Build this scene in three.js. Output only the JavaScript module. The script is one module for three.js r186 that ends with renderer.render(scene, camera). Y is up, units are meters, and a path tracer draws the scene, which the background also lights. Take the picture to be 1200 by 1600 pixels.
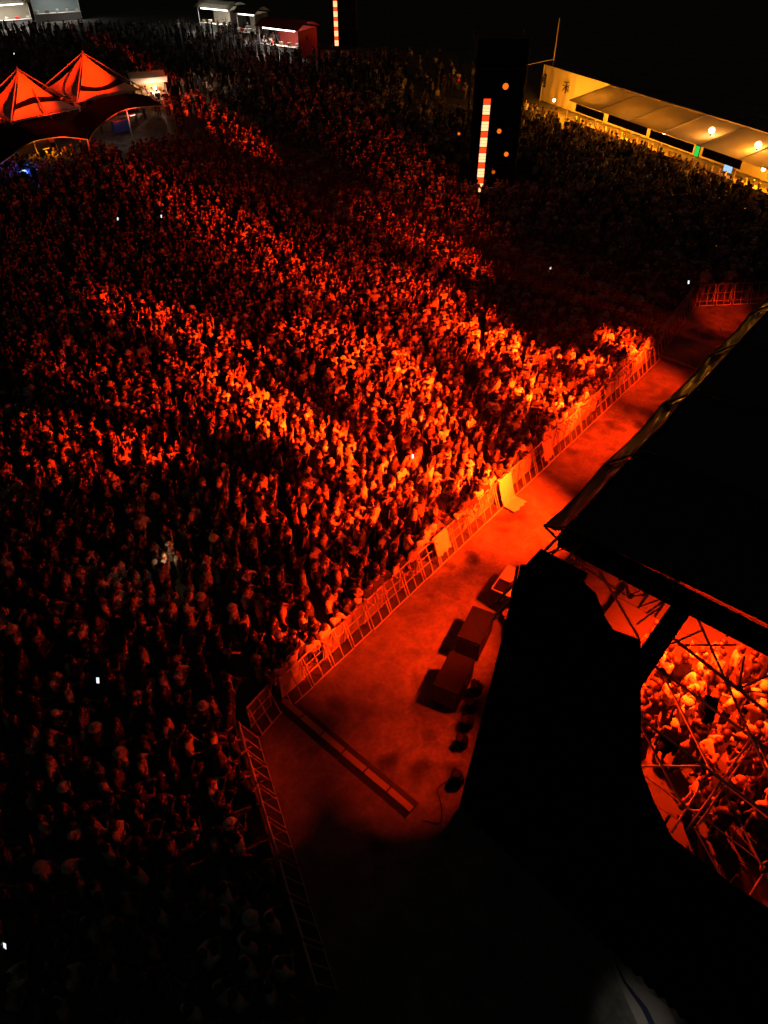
import * as THREE from 'three';
import { mergeGeometries } from 'three/addons/utils/BufferGeometryUtils.js';
import { RoundedBoxGeometry } from 'three/addons/geometries/RoundedBoxGeometry.js';
import { ImprovedNoise } from 'three/addons/math/ImprovedNoise.js';
import { RectAreaLightUniformsLib } from 'three/addons/lights/RectAreaLightUniformsLib.js';

// ------------------------------------------------------------------ camera, sky, moon, exposure
const V = (x, y, z) => new THREE.Vector3(x, y, z);
const scene = new THREE.Scene();
const EYE = 20, PITCH = 43 * Math.PI / 180, FOCAL = 1111;
const camera = new THREE.PerspectiveCamera(2 * Math.atan(800 / FOCAL) * 180 / Math.PI, 0.75, 0.1, 900);
camera.position.set(0, EYE, 0);
camera.lookAt(0, EYE - Math.sin(PITCH), -Math.cos(PITCH));

const skyData = new Float32Array(64 * 32 * 4);
for (let i = 0; i < 64 * 32; i++) skyData.set([0.0034, 0.004, 0.0031, 1], i * 4);
const sky = new THREE.DataTexture(skyData, 64, 32, THREE.RGBAFormat, THREE.FloatType);
sky.mapping = THREE.EquirectangularReflectionMapping; sky.magFilter = THREE.LinearFilter; sky.needsUpdate = true;
scene.background = sky; scene.environment = sky;
const moon = new THREE.DirectionalLight(0xcfd8ff, 0.004);
moon.position.set(-60, 120, -40); moon.castShadow = true;
Object.assign(moon.shadow.camera, { left: -90, right: 90, top: 90, bottom: -90, near: 1, far: 400 });
scene.add(moon);
RectAreaLightUniformsLib.init();
const renderer = new THREE.WebGLRenderer({ antialias: true });
renderer.toneMapping = THREE.LinearToneMapping;
renderer.toneMappingExposure = 1;
renderer.shadowMap.enabled = true;
const RED = new THREE.Color().setRGB(1, 0.024, 0.0006);
const DEEP = new THREE.Color().setRGB(1, 0.006, 0.0003);
const AMBER = new THREE.Color().setRGB(1, 0.29, 0.006);
const WHITE = new THREE.Color().setRGB(1, 0.93, 0.8);

// ------------------------------------------------------------------ helpers
let seed = 20240611;
const rnd = () => { seed = (seed * 1664525 + 1013904223) >>> 0; return seed / 4294967296; };
const rr = (a, b) => a + (b - a) * rnd();
const pick = (l) => l[Math.floor(rnd() * l.length)];
const perlin = new ImprovedNoise();
const noise = (x, y, z = 0) => perlin.noise(x, y, z);
// the stage's own axes: al runs along the front barricade, pe from the barricade towards the stage
const A0 = V(-3.593, 0, -11.672), AX = V(0.64316, 0, -0.76573), BX = V(0.76573, 0, 0.64316), TURN = Math.atan2(0.76573, 0.64316);
const S = (al, pe, h = 0) => V(A0.x + AX.x * al + BX.x * pe, h, A0.z + AX.z * al + BX.z * pe);
const toS = (x, z) => [(x - A0.x) * AX.x + (z - A0.z) * AX.z, (x - A0.x) * BX.x + (z - A0.z) * BX.z];
// a place on a level plane seen under a known bearing (used when surveying the photograph)
function sight(u, v, h = 0) {
  const x = (u - 600) / FOCAL, y = -(v - 800) / FOCAL, c = Math.cos(PITCH), s = Math.sin(PITCH);
  const t = (h - EYE) / (y * c - s);
  return V(x * t, h, (-c - y * s) * t);
}
function shown(p) {
  const c = Math.cos(PITCH), s = Math.sin(PITCH), dy = p.y - EYE;
  const fw = -dy * s - p.z * c, up = dy * c - p.z * s;
  return [600 + FOCAL * p.x / fw, 800 - FOCAL * up / fw, fw];
}
const used = {};
function numbered(name) { const n = used[name] = (used[name] ?? -1) + 1; return n ? `${name}_${String(n).padStart(3, '0')}` : name; }
function tag(o, label, category, group) { o.userData.label = label; o.userData.category = category; if (group) o.userData.group = group; return o; }
function thing(name, label, category, pos = V(0, 0, 0), turn = 0, group) {
  const o = new THREE.Group(); o.name = numbered(name); o.position.copy(pos); o.rotation.y = turn; scene.add(o);
  return tag(o, label, category, group);
}
function part(name, geo, mat, parent, pos) {
  const m = new THREE.Mesh(geo, mat); m.name = name; m.castShadow = m.receiveShadow = true; if (pos) m.position.copy(pos);
  parent.add(m); return m;
}
const mat = (rgb, roughness = 0.8, extra = {}) => { const m = new THREE.MeshPhysicalMaterial({ roughness, ...extra }); m.color.setRGB(...rgb); return m; };
const glow = (c, k) => { const m = new THREE.MeshStandardMaterial({ roughness: 0.6 }); m.color.setRGB(0.2, 0.2, 0.2); m.emissive.copy(c); m.emissiveIntensity = k; return m; };
const box = (w, h, d, x = 0, y = 0, z = 0, r = 0) => (r ? new RoundedBoxGeometry(w, h, d, 1, r) : new THREE.BoxGeometry(w, h, d)).translate(x, y, z);
function bar(p, q, r, sides = 6) {
  const d = q.clone().sub(p), g = new THREE.CylinderGeometry(r, r, d.length(), sides);
  g.applyQuaternion(new THREE.Quaternion().setFromUnitVectors(V(0, 1, 0), d.clone().normalize()));
  const m = p.clone().add(q).multiplyScalar(0.5); return g.translate(m.x, m.y, m.z);
}
const clean = (g) => { const c = g.index ? g.toNonIndexed() : g.clone(); for (const k of Object.keys(c.attributes)) if (!['position', 'normal', 'uv'].includes(k)) c.deleteAttribute(k); return c; };
const join = (list) => mergeGeometries(list.map(clean));
const tube = (pts, r, n = 24, s = 6) => new THREE.TubeGeometry(new THREE.CatmullRomCurve3(pts), n, r, s);
function sheet(nu, nv, at) {                       // a surface patch at(u, v) -> Vector3
  const p = [], uv = [], ix = [];
  for (let j = 0; j <= nv; j++) for (let i = 0; i <= nu; i++) { const q = at(i / nu, j / nv); p.push(q.x, q.y, q.z); uv.push(i / nu, j / nv); }
  for (let j = 0; j < nv; j++) for (let i = 0; i < nu; i++) { const a = j * (nu + 1) + i, b = a + 1, c = a + nu + 1, d = c + 1; ix.push(a, b, c, b, d, c); }
  const g = new THREE.BufferGeometry(); g.setAttribute('position', new THREE.Float32BufferAttribute(p, 3)); g.setAttribute('uv', new THREE.Float32BufferAttribute(uv, 2));
  g.setIndex(ix); g.computeVertexNormals(); return g;
}
function thick(nu, nv, at, t) {                    // the same with a second face t below it and closed rims
  const top = sheet(nu, nv, at), n = top.attributes.normal, p = top.attributes.position;
  const under = (i) => V(p.getX(i) - n.getX(i) * t, p.getY(i) - n.getY(i) * t, p.getZ(i) - n.getZ(i) * t);
  const low = sheet(nu, nv, (u, v) => under(Math.round(v * nv) * (nu + 1) + Math.round(u * nu)));
  low.setIndex([...low.index.array].reverse()); low.computeVertexNormals();
  const P = (i) => V(p.getX(i), p.getY(i), p.getZ(i));
  const rim = (idx) => sheet(idx.length - 1, 1, (u, v) => { const i = idx[Math.round(u * (idx.length - 1))]; return v < 0.5 ? P(i) : under(i); });
  const W = nu + 1, row = (j) => Array.from({ length: W }, (_, i) => j * W + i), col = (i) => Array.from({ length: nv + 1 }, (_, j) => j * W + i);
  return join([top, low, rim(row(0)), rim(row(nv)), rim(col(0)), rim(col(nu))]);
}
const ORD = (n) => n + (n % 100 > 10 && n % 100 < 14 ? 'th' : ['th', 'st', 'nd', 'rd'][n % 10] || 'th');
function spot(from, to, color, cd, degrees, blend = 0.6, size = 4) {
  const l = new THREE.SpotLight(color, cd, 0, degrees * Math.PI / 360, blend, 2);
  l.position.copy(from); l.target.position.copy(to); l.castShadow = true; l.shadow.radius = size; scene.add(l, l.target);
}
function point(at, color, cd, size = 3) { const l = new THREE.PointLight(color, cd, 0, 2); l.position.copy(at); l.castShadow = true; l.shadow.radius = size; scene.add(l); }

// ------------------------------------------------------------------ textures
function noiseTexture(n, f, srgb = true) {
  const d = new Uint8Array(n * n * 4);
  for (let j = 0; j < n; j++) for (let i = 0; i < n; i++) { const c = f(i / n, j / n); d.set([c[0], c[1], c[2], 255].map((v) => Math.max(0, Math.min(255, v))), (j * n + i) * 4); }
  const t = new THREE.DataTexture(d, n, n); t.wrapS = t.wrapT = THREE.RepeatWrapping; t.magFilter = THREE.LinearFilter; t.minFilter = THREE.LinearMipmapLinearFilter; t.generateMipmaps = true;
  if (srgb) t.colorSpace = THREE.SRGBColorSpace; t.needsUpdate = true; return t;
}
const wrapN = (u, v, f, z) => { // tileable noise
  const a = noise(u * f, v * f, z), b = noise((u - 1) * f, v * f, z), c = noise(u * f, (v - 1) * f, z), d = noise((u - 1) * f, (v - 1) * f, z);
  return (a * (1 - u) + b * u) * (1 - v) + (c * (1 - u) + d * u) * v;
};
const concreteMap = noiseTexture(1024, (u, v) => {
  const a = wrapN(u, v, 6, 1.3), b = wrapN(u, v, 19, 5.1), c = wrapN(u, v, 70, 9.7), st = Math.max(0, wrapN(u, v, 11, 20.4) - 0.22) * 2.2, scuff = Math.max(0, 0.06 - Math.abs(wrapN(u, v, 9, 33.2))) * 5;
  const k = 142 + 42 * a + 34 * b + 26 * c - 90 * st + 40 * scuff + rr(-9, 9);
  return [k, k * 0.97, k * 0.93];
});
const groundBump = noiseTexture(512, (u, v) => { const k = 128 + 60 * wrapN(u, v, 40, 2) + 50 * wrapN(u, v, 120, 4); return [k, k, k]; }, false);
const clothBump = noiseTexture(512, (u, v) => { const k = 128 + 70 * wrapN(u, v, 7, 12) + 35 * wrapN(u, v, 23, 14); return [k, k, k]; }, false);

// ------------------------------------------------------------------ materials
const M = {
  ground: mat([0.62, 0.62, 0.62], 0.88, { map: concreteMap, bumpMap: groundBump, bumpScale: 0.01 }),
  alu: mat([0.55, 0.55, 0.56], 0.42), steel: mat([0.36, 0.36, 0.37], 0.45), darkSteel: mat([0.06, 0.06, 0.065], 0.5), black: mat([0.012, 0.012, 0.013], 0.7, { specularIntensity: 0.3 }),
  blackPaint: mat([0.016, 0.016, 0.017], 0.65, { specularIntensity: 0.25 }), tarp: mat([0.04, 0.042, 0.04], 0.27, { bumpMap: clothBump, bumpScale: 0.012 }), vinyl: mat([0.02, 0.02, 0.022], 0.5, { clearcoat: 0.55, clearcoatRoughness: 0.18 }), drape: mat([0.007, 0.007, 0.008], 1, { specularIntensity: 0.08 }),
  deck: mat([0.05, 0.045, 0.042], 0.7), white: mat([0.75, 0.74, 0.72], 0.7), cream: mat([0.6, 0.55, 0.45], 0.8), rubber: mat([0.03, 0.03, 0.03], 0.75), ramp: mat([0.34, 0.26, 0.08], 0.6),
  canopy: mat([0.72, 0.7, 0.66], 0.85), canopyGrey: mat([0.7, 0.68, 0.64], 1, { transmission: 0.45, thickness: 0 }), redPaint: mat([0.6, 0.05, 0.04], 0.6), wood: mat([0.28, 0.18, 0.1], 0.7),
  blue: mat([0.03, 0.08, 0.4], 0.6), banner: mat([0.74, 0.7, 0.62], 0.9, { transmission: 0.3, thickness: 0 }), ink: mat([0.01, 0.01, 0.01], 0.9), grille: mat([0.025, 0.025, 0.026], 0.65), lightCover: mat([0.68, 0.66, 0.62], 0.8),
};

// ------------------------------------------------------------------ ground
{
  const g = new THREE.PlaneGeometry(900, 900, 1, 1).rotateX(-Math.PI / 2), uv = g.attributes.uv;
  for (let i = 0; i < uv.count; i++) uv.setXY(i, uv.getX(i) * 900 / 8.7, uv.getY(i) * 900 / 8.7);
  const o = part('ground', g, M.ground, scene, V(0, 0, -200)); o.userData.kind = 'structure';
}

// ------------------------------------------------------------------ crowd barricade
const barrierGeo = (() => {
  const W = 1.0, fill = box(W - 0.07, 0.98, 0.012, 0, 0.62, -0.345);
  const rails = [bar(V(-W / 2 + 0.02, 1.16, -0.35), V(W / 2 - 0.02, 1.16, -0.35), 0.032, 8), bar(V(-W / 2 + 0.02, 0.1, -0.35), V(W / 2 - 0.02, 0.1, -0.35), 0.022), bar(V(-W / 2 + 0.02, 0.62, -0.34), V(W / 2 - 0.02, 0.62, -0.34), 0.018)];
  const post = (x) => bar(V(x, 0.02, -0.35), V(x, 1.16, -0.35), 0.024);
  const strut = (x) => bar(V(x, 1.12, -0.34), V(x, 0.05, 0.06), 0.022);
  const plate = box(W - 0.02, 0.03, 0.44, 0, 0.02, -0.12), kick = box(W - 0.02, 0.05, 0.03, 0, 0.045, 0.09);
  return { fill, rails, posts: [post(-W / 2 + 0.03), post(W / 2 - 0.03)], struts: [strut(-W / 2 + 0.06), strut(0), strut(W / 2 - 0.06)], plate, kick };
})();
const fillMats = [mat([0.5, 0.5, 0.5], 0.5), mat([0.26, 0.26, 0.27], 0.5), mat([0.62, 0.61, 0.6], 0.5), mat([0.12, 0.12, 0.12], 0.6)];
function barrier(pos, turn, label, group, open = false) {
  const o = thing('crowd_barrier', label, 'barrier', pos, turn, group);
  if (!open) part('panel', barrierGeo.fill, pick(fillMats), o);
  for (const g of barrierGeo.rails) part('rail', g, M.alu, o);
  for (const g of barrierGeo.posts) part('post', g, M.alu, o);
  for (const g of barrierGeo.struts) part('strut', g, M.alu, o);
  part('foot_plate', barrierGeo.plate, M.darkSteel, o); part('kick_rail', barrierGeo.kick, M.alu, o);
}
const nFront = 28;
for (let i = 0; i < nFront; i++) {
  const al = 0.9 + (i + 0.5) * 1.0;
  barrier(S(al, rr(-0.015, 0.015)), TURN + rr(-0.02, 0.02), `metal crowd barrier panel, ${ORD(i + 1)} along the pit front from the near cable ramp`, 'barrier panels along the front of the pit', rnd() < 0.28);
}
function fenceLine(p, q, label, group, open) {
  const d = q.clone().sub(p), n = Math.max(1, Math.round(d.length() / 1.0)), turn = Math.atan2(-d.z, d.x);
  for (let i = 0; i < n; i++) barrier(p.clone().addScaledVector(d, (i + 0.5) / n), turn + rr(-0.03, 0.03), label(i + 1), group, open);
}
fenceLine(S(-3.9, 6.4), S(-0.55, -0.05), (n) => `metal crowd barrier panel, ${ORD(n)} along the dim side fence below the pit corner`, 'barrier panels of the near side fence');
barrier(S(0.1, -0.05), TURN + 0.1, 'metal crowd barrier panel closing the corner where side fence meets pit front', 'barrier panels along the front of the pit');
fenceLine(S(29.2, -0.2), S(35.6, -0.95), (n) => `metal crowd barrier panel, ${ORD(n)} beyond the far cable ramp`, 'barrier panels of the far side pen');
fenceLine(S(35.7, -0.8), S(40.2, 3.6), (n) => `metal crowd barrier panel with bright struts, ${ORD(n)} along the far pen's back fence`, 'barrier panels at the back of the far pen', true);

for (const [al, w, h, k, lab] of [[13.6, 0.9, 0.95, 0.5, 'white cloth hung over the middle of the barrier and trailing into the pit'], [16.9, 0.7, 0.7, 0.12, 'pale towel hung over the barrier beyond the trailing cloth'], [9.2, 0.8, 0.6, 0.1, 'pale jacket hung over the barrier before the trailing cloth']]) {
  const o = tag(part(numbered('hanging_cloth'), thick(16, 18, (u, v) => { const d = v * (0.12 + h + k * 1.4), x = (u - 0.5) * w * (1 + 0.15 * noise(u * 3, v * 2, al)); const over = 0.1, drop = Math.min(Math.max(0, d - over), 1.1); const out = Math.max(0, d - over - 1.1); return V(x, (d < over ? 1.2 + 0.01 * Math.sin(d * 30) : 1.2 - drop), -0.39 + Math.min(d, over) + drop * 0.36 + out + 0.03 * Math.sin(u * 17 + v * 3) * v); }, 0.008), M.white, scene), lab, 'cloth', 'cloths hung over the barrier');
  o.position.copy(S(al, 0)); o.rotation.y = TURN;
}
// cable ramps closing the pit at both ends
const rampGeo = (() => {
  const s = new THREE.Shape([[-0.3, 0], [0.3, 0], [0.13, 0.075], [-0.13, 0.075]].map((p) => new THREE.Vector2(...p)));
  return { base: new THREE.ExtrudeGeometry(s, { depth: 0.88, bevelEnabled: false }).translate(0, 0, -0.44), lid: box(0.2, 0.02, 0.86, 0, 0.087, 0, 0.008) };
})();
function ramps(al, pe0, n, slant, label, group) {
  for (let i = 0; i < n; i++) {
    const o = thing('cable_ramp', label(i + 1), 'cable ramp', S(al + slant * i + rr(-0.01, 0.01), pe0 + i * 0.9, 0), TURN - Math.atan(slant / 0.9) * -1 + rr(-0.015, 0.015), group);
    part('base', rampGeo.base, M.rubber, o); part('lid', rampGeo.lid, M.ramp, o);
  }
}
ramps(0.88, 0.15, 6, -0.02, (n) => `low cable ramp module with pale lid, ${ORD(n)} from the near corner of the pit`, 'cable ramp at the near end of the pit');
ramps(28.75, 0.1, 6, -0.03, (n) => `low cable ramp module, ${ORD(n)} from the barrier at the far end of the pit`, 'cable ramp at the far end of the pit');

// ------------------------------------------------------------------ gear standing in the pit
function speakerBox(al, pe, dx, dz, L, W, H, label) {
  const o = thing('subwoofer', label, 'speaker', S(al, pe), TURN - Math.atan2(dz, dx), 'subwoofers standing in the pit');
  part('cabinet', box(L, H - 0.06, W, 0, H / 2 + 0.03, 0, 0.02), M.blackPaint, o);
  part('grille', box(0.02, H - 0.2, W - 0.12, -L / 2 - 0.012, H / 2 + 0.03, 0), M.grille, o);
  for (const s of [-1, 1]) part('handle', bar(V(-0.12, H * 0.72, s * (W / 2 + 0.012)), V(0.12, H * 0.72, s * (W / 2 + 0.012)), 0.014), M.darkSteel, o);
  for (const [x, z] of [[-1, -1], [1, -1], [-1, 1], [1, 1]]) part('foot', new THREE.CylinderGeometry(0.03, 0.03, 0.035, 8).translate(x * (L / 2 - 0.1), 0.0175, z * (W / 2 - 0.1)), M.rubber, o);
}
speakerBox(6.72, 3.08, 0.97, -0.24, 1.45, 0.8, 1.02, 'black subwoofer cabinet standing in the middle of the pit gear row');
speakerBox(4.72, 3.62, 0.97, -0.24, 1.45, 0.85, 1.02, 'black subwoofer cabinet nearest the row of moving lights, casting a dark shadow');
{
  const o = thing('front_fill_speaker', 'black speaker case with a bright pale top and dark open hatch', 'speaker', S(9.05, 2.95), TURN + 0.12);
  part('cabinet', box(1.35, 1.0, 0.85, 0, 0.53, 0, 0.02), M.blackPaint, o);
  part('cover', join([box(0.75, 0.03, 0.9, 0.32, 1.05, 0, 0.01), box(0.62, 0.03, 0.42, -0.36, 1.05, 0.25, 0.01)]), M.lightCover, o);
  part('hatch_rim', join([box(0.62, 0.05, 0.03, -0.36, 1.05, -0.43), box(0.03, 0.05, 0.46, -0.66, 1.05, -0.2)]), M.alu, o);
  part('latch', box(0.12, 0.03, 0.05, -0.02, 1.085, 0.05), M.darkSteel, o); part('latch', box(0.1, 0.05, 0.05, 0.6, 1.09, 0.3), M.darkSteel, o);
  for (const x of [-0.5, 0.5]) part('foot', box(0.1, 0.035, 0.7, x, 0.017, 0), M.rubber, o);
  const w = thing('stage_monitor', 'wedge monitor lying between the pale-topped case and the subwoofers', 'speaker', S(7.9, 4.0), TURN + 0.5);
  const s = new THREE.Shape([[-0.35, 0], [0.35, 0], [0.3, 0.2], [-0.1, 0.48], [-0.33, 0.3]].map((p) => new THREE.Vector2(...p)));
  part('cabinet', new THREE.ExtrudeGeometry(s, { depth: 0.7, bevelEnabled: true, bevelSize: 0.01, bevelThickness: 0.01, bevelSegments: 1 }).translate(0, 0.01, -0.35), M.blackPaint, w);
  part('grille', box(0.5, 0.015, 0.62).rotateZ(-0.61).translate(0.11, 0.365, 0), M.grille, w);
  const d = thing('cable_drum', 'round cable drum on its side behind the subwoofers', 'cable drum', S(8.25, 3.55), 0.4);
  part('flange', new THREE.CylinderGeometry(0.3, 0.3, 0.03, 24).translate(0, 0.015, 0), M.wood, d); part('flange', new THREE.CylinderGeometry(0.3, 0.3, 0.03, 24).translate(0, 0.435, 0), M.wood, d);
  part('coil', new THREE.CylinderGeometry(0.2, 0.2, 0.39, 20).translate(0, 0.225, 0), M.rubber, d);
}
// ------------------------------------------------------------------ moving lights
const headGeo = (() => {
  const base = join([box(0.34, 0.13, 0.26, 0, 0.065, 0, 0.02)]);
  const yoke = join([box(0.05, 0.34, 0.14, -0.185, 0.3, 0, 0.015), box(0.05, 0.34, 0.14, 0.185, 0.3, 0, 0.015), box(0.42, 0.05, 0.16, 0, 0.15, 0, 0.01)]);
  const prof = [[0, -0.2], [0.11, -0.2], [0.14, -0.12], [0.15, 0.08], [0.13, 0.2], [0.12, 0.2], [0.115, 0.17], [0, 0.17]].map((p) => new THREE.Vector2(...p));
  return { base, yoke, head: new THREE.LatheGeometry(prof, 18), lens: new THREE.CylinderGeometry(0.108, 0.108, 0.012, 18).translate(0, 0.186, 0) };
})();
const lensOff = mat([0.05, 0.05, 0.06], 0.08);
function movingHead(pos, label, group, aim, hung, lensMat) {
  const o = thing('moving_light', label, 'stage light', pos, 0, group);
  if (hung) o.rotation.x = Math.PI;
  const yaw = Math.atan2(aim.x, aim.z) * (hung ? -1 : 1) + (hung ? Math.PI : 0), d = aim.clone().normalize();
  part('base', headGeo.base, M.blackPaint, o).rotation.y = yaw; const y = part('yoke', headGeo.yoke, M.blackPaint, o); y.rotation.y = yaw;
  const local = hung ? V(d.x, -d.y, -d.z) : d;
  const h = part('head', headGeo.head, M.blackPaint, o, V(0, 0.38, 0)); h.quaternion.setFromUnitVectors(V(0, 1, 0), local);
  part('lens', headGeo.lens, lensMat, h);
  return o;
}
for (let i = 0; i < 4; i++) {
  const p = S(5.15 - i * 0.6, 4.25 + i * 0.24, 0);
  movingHead(p, `black moving light on the pit floor, ${ORD(i + 1)} of four beside the subwoofers`, 'moving lights standing at the stage edge', V(-0.5, 0.8, 0.3), false, lensOff);
}
movingHead(S(2.3, 5.55), 'black moving light standing alone by the foot of the black drape', 'moving lights standing at the stage edge', V(-0.3, 0.9, 0.2), false, lensOff);
const cable = (pts, label) => tag(part(numbered('cable'), tube(pts, 0.016, 60, 5), M.rubber, scene), label, 'cable', 'cables on the pit floor');
cable([S(5.6, 4.1, 0.018), S(5.3, 3.95, 0.018), S(5.5, 4.35, 0.018), S(5.0, 4.3, 0.018), S(4.75, 4.0, 0.018), S(4.5, 4.6, 0.018), S(4.1, 4.9, 0.018)], 'black cable looping between subwoofers and moving lights');
cable([S(0.75, 5.5, 0.018), S(1.0, 5.9, 0.018), S(1.35, 5.7, 0.018), S(1.8, 5.25, 0.018), S(2.3, 5.5, 0.018)], 'black cable curving from the cable ramp to the drape');
cable([S(29.8, 2.6, 0.018), S(31, 1.6, 0.018), S(32.5, 1.9, 0.018), S(34, 1.2, 0.018)], 'black cable lying across the far side pen');

// ------------------------------------------------------------------ stage: deck, roof, trusses, drapes
const DECK = 1.3;
{
  const o = thing('stage_deck', 'raised black stage deck under the dark roof', 'stage', S(0, 0), TURN);
  const g = box(1.98, 0.1, 1.98), ms = [M.deck, mat([0.042, 0.04, 0.038], 0.72), mat([0.06, 0.052, 0.048], 0.66)];
  for (let i = 0; i < 11; i++) for (let j = 0; j < 5; j++) part('deck_panel', g, ms[(i * 7 + j * 3) % 3], o, V(3.6 + i * 2, DECK - 0.05, 7.2 + j * 2));
  for (let i = 0; i <= 11; i++) for (let j = 0; j <= 5; j += 5) part('leg', box(0.06, DECK - 0.1, 0.06, 2.62 + i * 1.995, (DECK - 0.1) / 2, 6.28 + j * 1.985), M.steel, o);
  part('skirt', thick(120, 1, (u, v) => V(2.6 + u * 22, 0.02 + v * (DECK - 0.14), 6.16 + 0.03 * Math.sin(u * 240)), 0.01), M.drape, o);
}
function truss(label, p, q, w, h, m, bays, group) {
  const o = thing('roof_truss', label, 'truss', p, 0, group), d = q.clone().sub(p), L = d.length();
  const ux = d.clone().normalize(), side = V(0, 1, 0).cross(ux).normalize(), up = V(0, 1, 0);
  const at = (t, a, b) => ux.clone().multiplyScalar(t).addScaledVector(side, a * w / 2).addScaledVector(up, b * h / 2);
  for (const [a, b] of [[-1, -1], [1, -1], [-1, 1], [1, 1]]) part('chord', bar(at(0, a, b), at(L, a, b), 0.03), m, o);
  for (let i = 0; i < bays; i++) {
    const t0 = L * i / bays, t1 = L * (i + 1) / bays, f = i % 2 ? 1 : -1;
    part('brace', join([bar(at(t0, -1, -f), at(t1, -1, f), 0.016, 5), bar(at(t0, 1, -f), at(t1, 1, f), 0.016, 5)]), m, o);
    part('brace', join([bar(at(t0, -f, 1), at(t1, f, 1), 0.016, 5), bar(at(t0, -f, -1), at(t1, f, -1), 0.016, 5)]), m, o);
  }
  return o;
}
truss('long front roof truss running from black drape under the roof edge', S(1.95, 6.25, 8.5), S(25, 6.25, 8.5), 0.5, 0.5, M.steel, 26, 'trusses of the stage roof');
{ // black covered side truss just inside the roof edge and its cross truss
  const wrap = (name, label, p, q, w, h) => {
    const o = thing(name, label, 'truss', p, 0, 'trusses of the stage roof'), d = q.clone().sub(p), L = d.length();
    o.rotation.y = Math.atan2(-d.z, d.x);
    part('cover', box(L, h, w, L / 2, 0, 0, 0.05), M.drape, o);
    for (let i = 0; i < L / 1.2; i++) part('strap', box(0.05, h + 0.012, w + 0.012, 0.4 + i * 1.2, 0, 0), M.black, o);
  };
  wrap('covered_truss', 'thick black covered truss beside the open edge of the roof', S(4.95, 5.9, 8.35), S(4.95, 15.5, 8.35), 0.36, 0.4);
  wrap('covered_truss', 'short black covered truss reaching from the roof to the drape', S(1.9, 8.9, 8.3), S(4.75, 8.9, 8.3), 0.38, 0.4);
}
truss('inner roof truss carrying stage lights above the people on stage', S(5.2, 8.2, 7.4), S(24, 8.2, 7.4), 0.4, 0.4, M.alu, 24, 'trusses of the stage roof');
truss('rear roof truss high above the back of the stage', S(5.2, 14.5, 8.2), S(24, 14.5, 8.2), 0.4, 0.4, M.alu, 24, 'trusses of the stage roof');
{ // the open bay of bare tubes beside the roof
  const o = thing('open_roof_frame', 'open frame of bare metal tubes beside the stage roof with people below', 'truss');
  const list = [ // u, v, height of each end
    [1045, 992, 7.6, 1330, 1215, 7.6, 0.035], [1022, 1040, 7.5, 1330, 1266, 7.5, 0.03], [990, 1114, 7.4, 1330, 1372, 7.4, 0.03], [1085, 955, 7.6, 1210, 1232, 7.5, 0.026],
    [960, 1197, 6.4, 1109, 1197, 6.4, 0.024], [1034, 1049, 7.4, 1115, 1212, 6.4, 0.026], [990, 1112, 7.3, 1068, 1262, 6.3, 0.022], [1175, 1152, 7.4, 1073, 1298, 6.6, 0.024], [1180, 1158, 7.4, 1086, 1296, 6.7, 0.02],
    [1180, 1150, 7.4, 1222, 1240, 6.4, 0.024], [1126, 1222, 6.8, 1195, 1362, 6.2, 0.022], [1096, 1276, 6.4, 1192, 1350, 6.2, 0.022], [990, 1198, 6.4, 1100, 1282, 6.3, 0.02], [1085, 1292, 6.3, 1126, 1368, 6.0, 0.018],
    [1195, 1362, 6.2, 1164, 1412, 5.8, 0.024], [1108, 1205, 6.5, 1050, 1300, 6.2, 0.022], [1060, 1008, 7.5, 1150, 1008, 7.5, 0.02], [1155, 1072, 7.5, 1163, 1025, 7.5, 0.02], [1155, 1076, 7.5, 1222, 1046, 7.5, 0.02], [1040, 1010, 7.4, 1096, 985, 6.9, 0.022],
    [1155, 1078, 7.5, 1230, 1086, 7.2, 0.018], [1190, 1350, 6.2, 1260, 1320, 6.2, 0.02], [1108, 1205, 6.5, 1260, 1325, 6.4, 0.02], [930, 880, 7.6, 1000, 1000, 6.8, 0.028], [960, 870, 7.5, 985, 930, 7.2, 0.02], [978, 862, 7.4, 980, 930, 7.0, 0.022],
    [985, 930, 7.2, 1030, 905, 7.2, 0.02], [985, 932, 7.2, 1040, 925, 7.0, 0.022], [890, 870, 7.4, 985, 935, 7.2, 0.022], [918, 872, 7.4, 902, 908, 6.6, 0.022], [908, 880, 7.3, 893, 908, 6.6, 0.018], [1010, 958, 7.2, 1050, 930, 7.2, 0.022], [995, 975, 7.1, 1030, 950, 7.3, 0.02],
  ];
  for (const [a, b, h, c, d, k, r] of list) part('tube', bar(sight(a, b, h), sight(c, d, k), r, 8), M.alu, o);
  for (const [a, b, h] of [[1175, 1154, 7.4], [1155, 1075, 7.5], [1034, 1049, 7.4], [1110, 1207, 6.45], [1193, 1358, 6.2], [1065, 1256, 6.3], [985, 931, 7.2]]) part('joint', new THREE.SphereGeometry(0.075, 10, 8).translate(...sight(a, b, h).toArray()), M.steel, o);
}
movingHead(sight(1112, 1098, 7.3), 'black moving light clamped under the middle tube of the open frame', 'moving lights hung in the open frame', V(0.5, -1, 0.2), true, lensOff);
movingHead(sight(1048, 1150, 7.2), 'black moving light hung on the lower tube of the open frame', 'moving lights hung in the open frame', V(0.3, -1, -0.4), true, lensOff);

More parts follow.
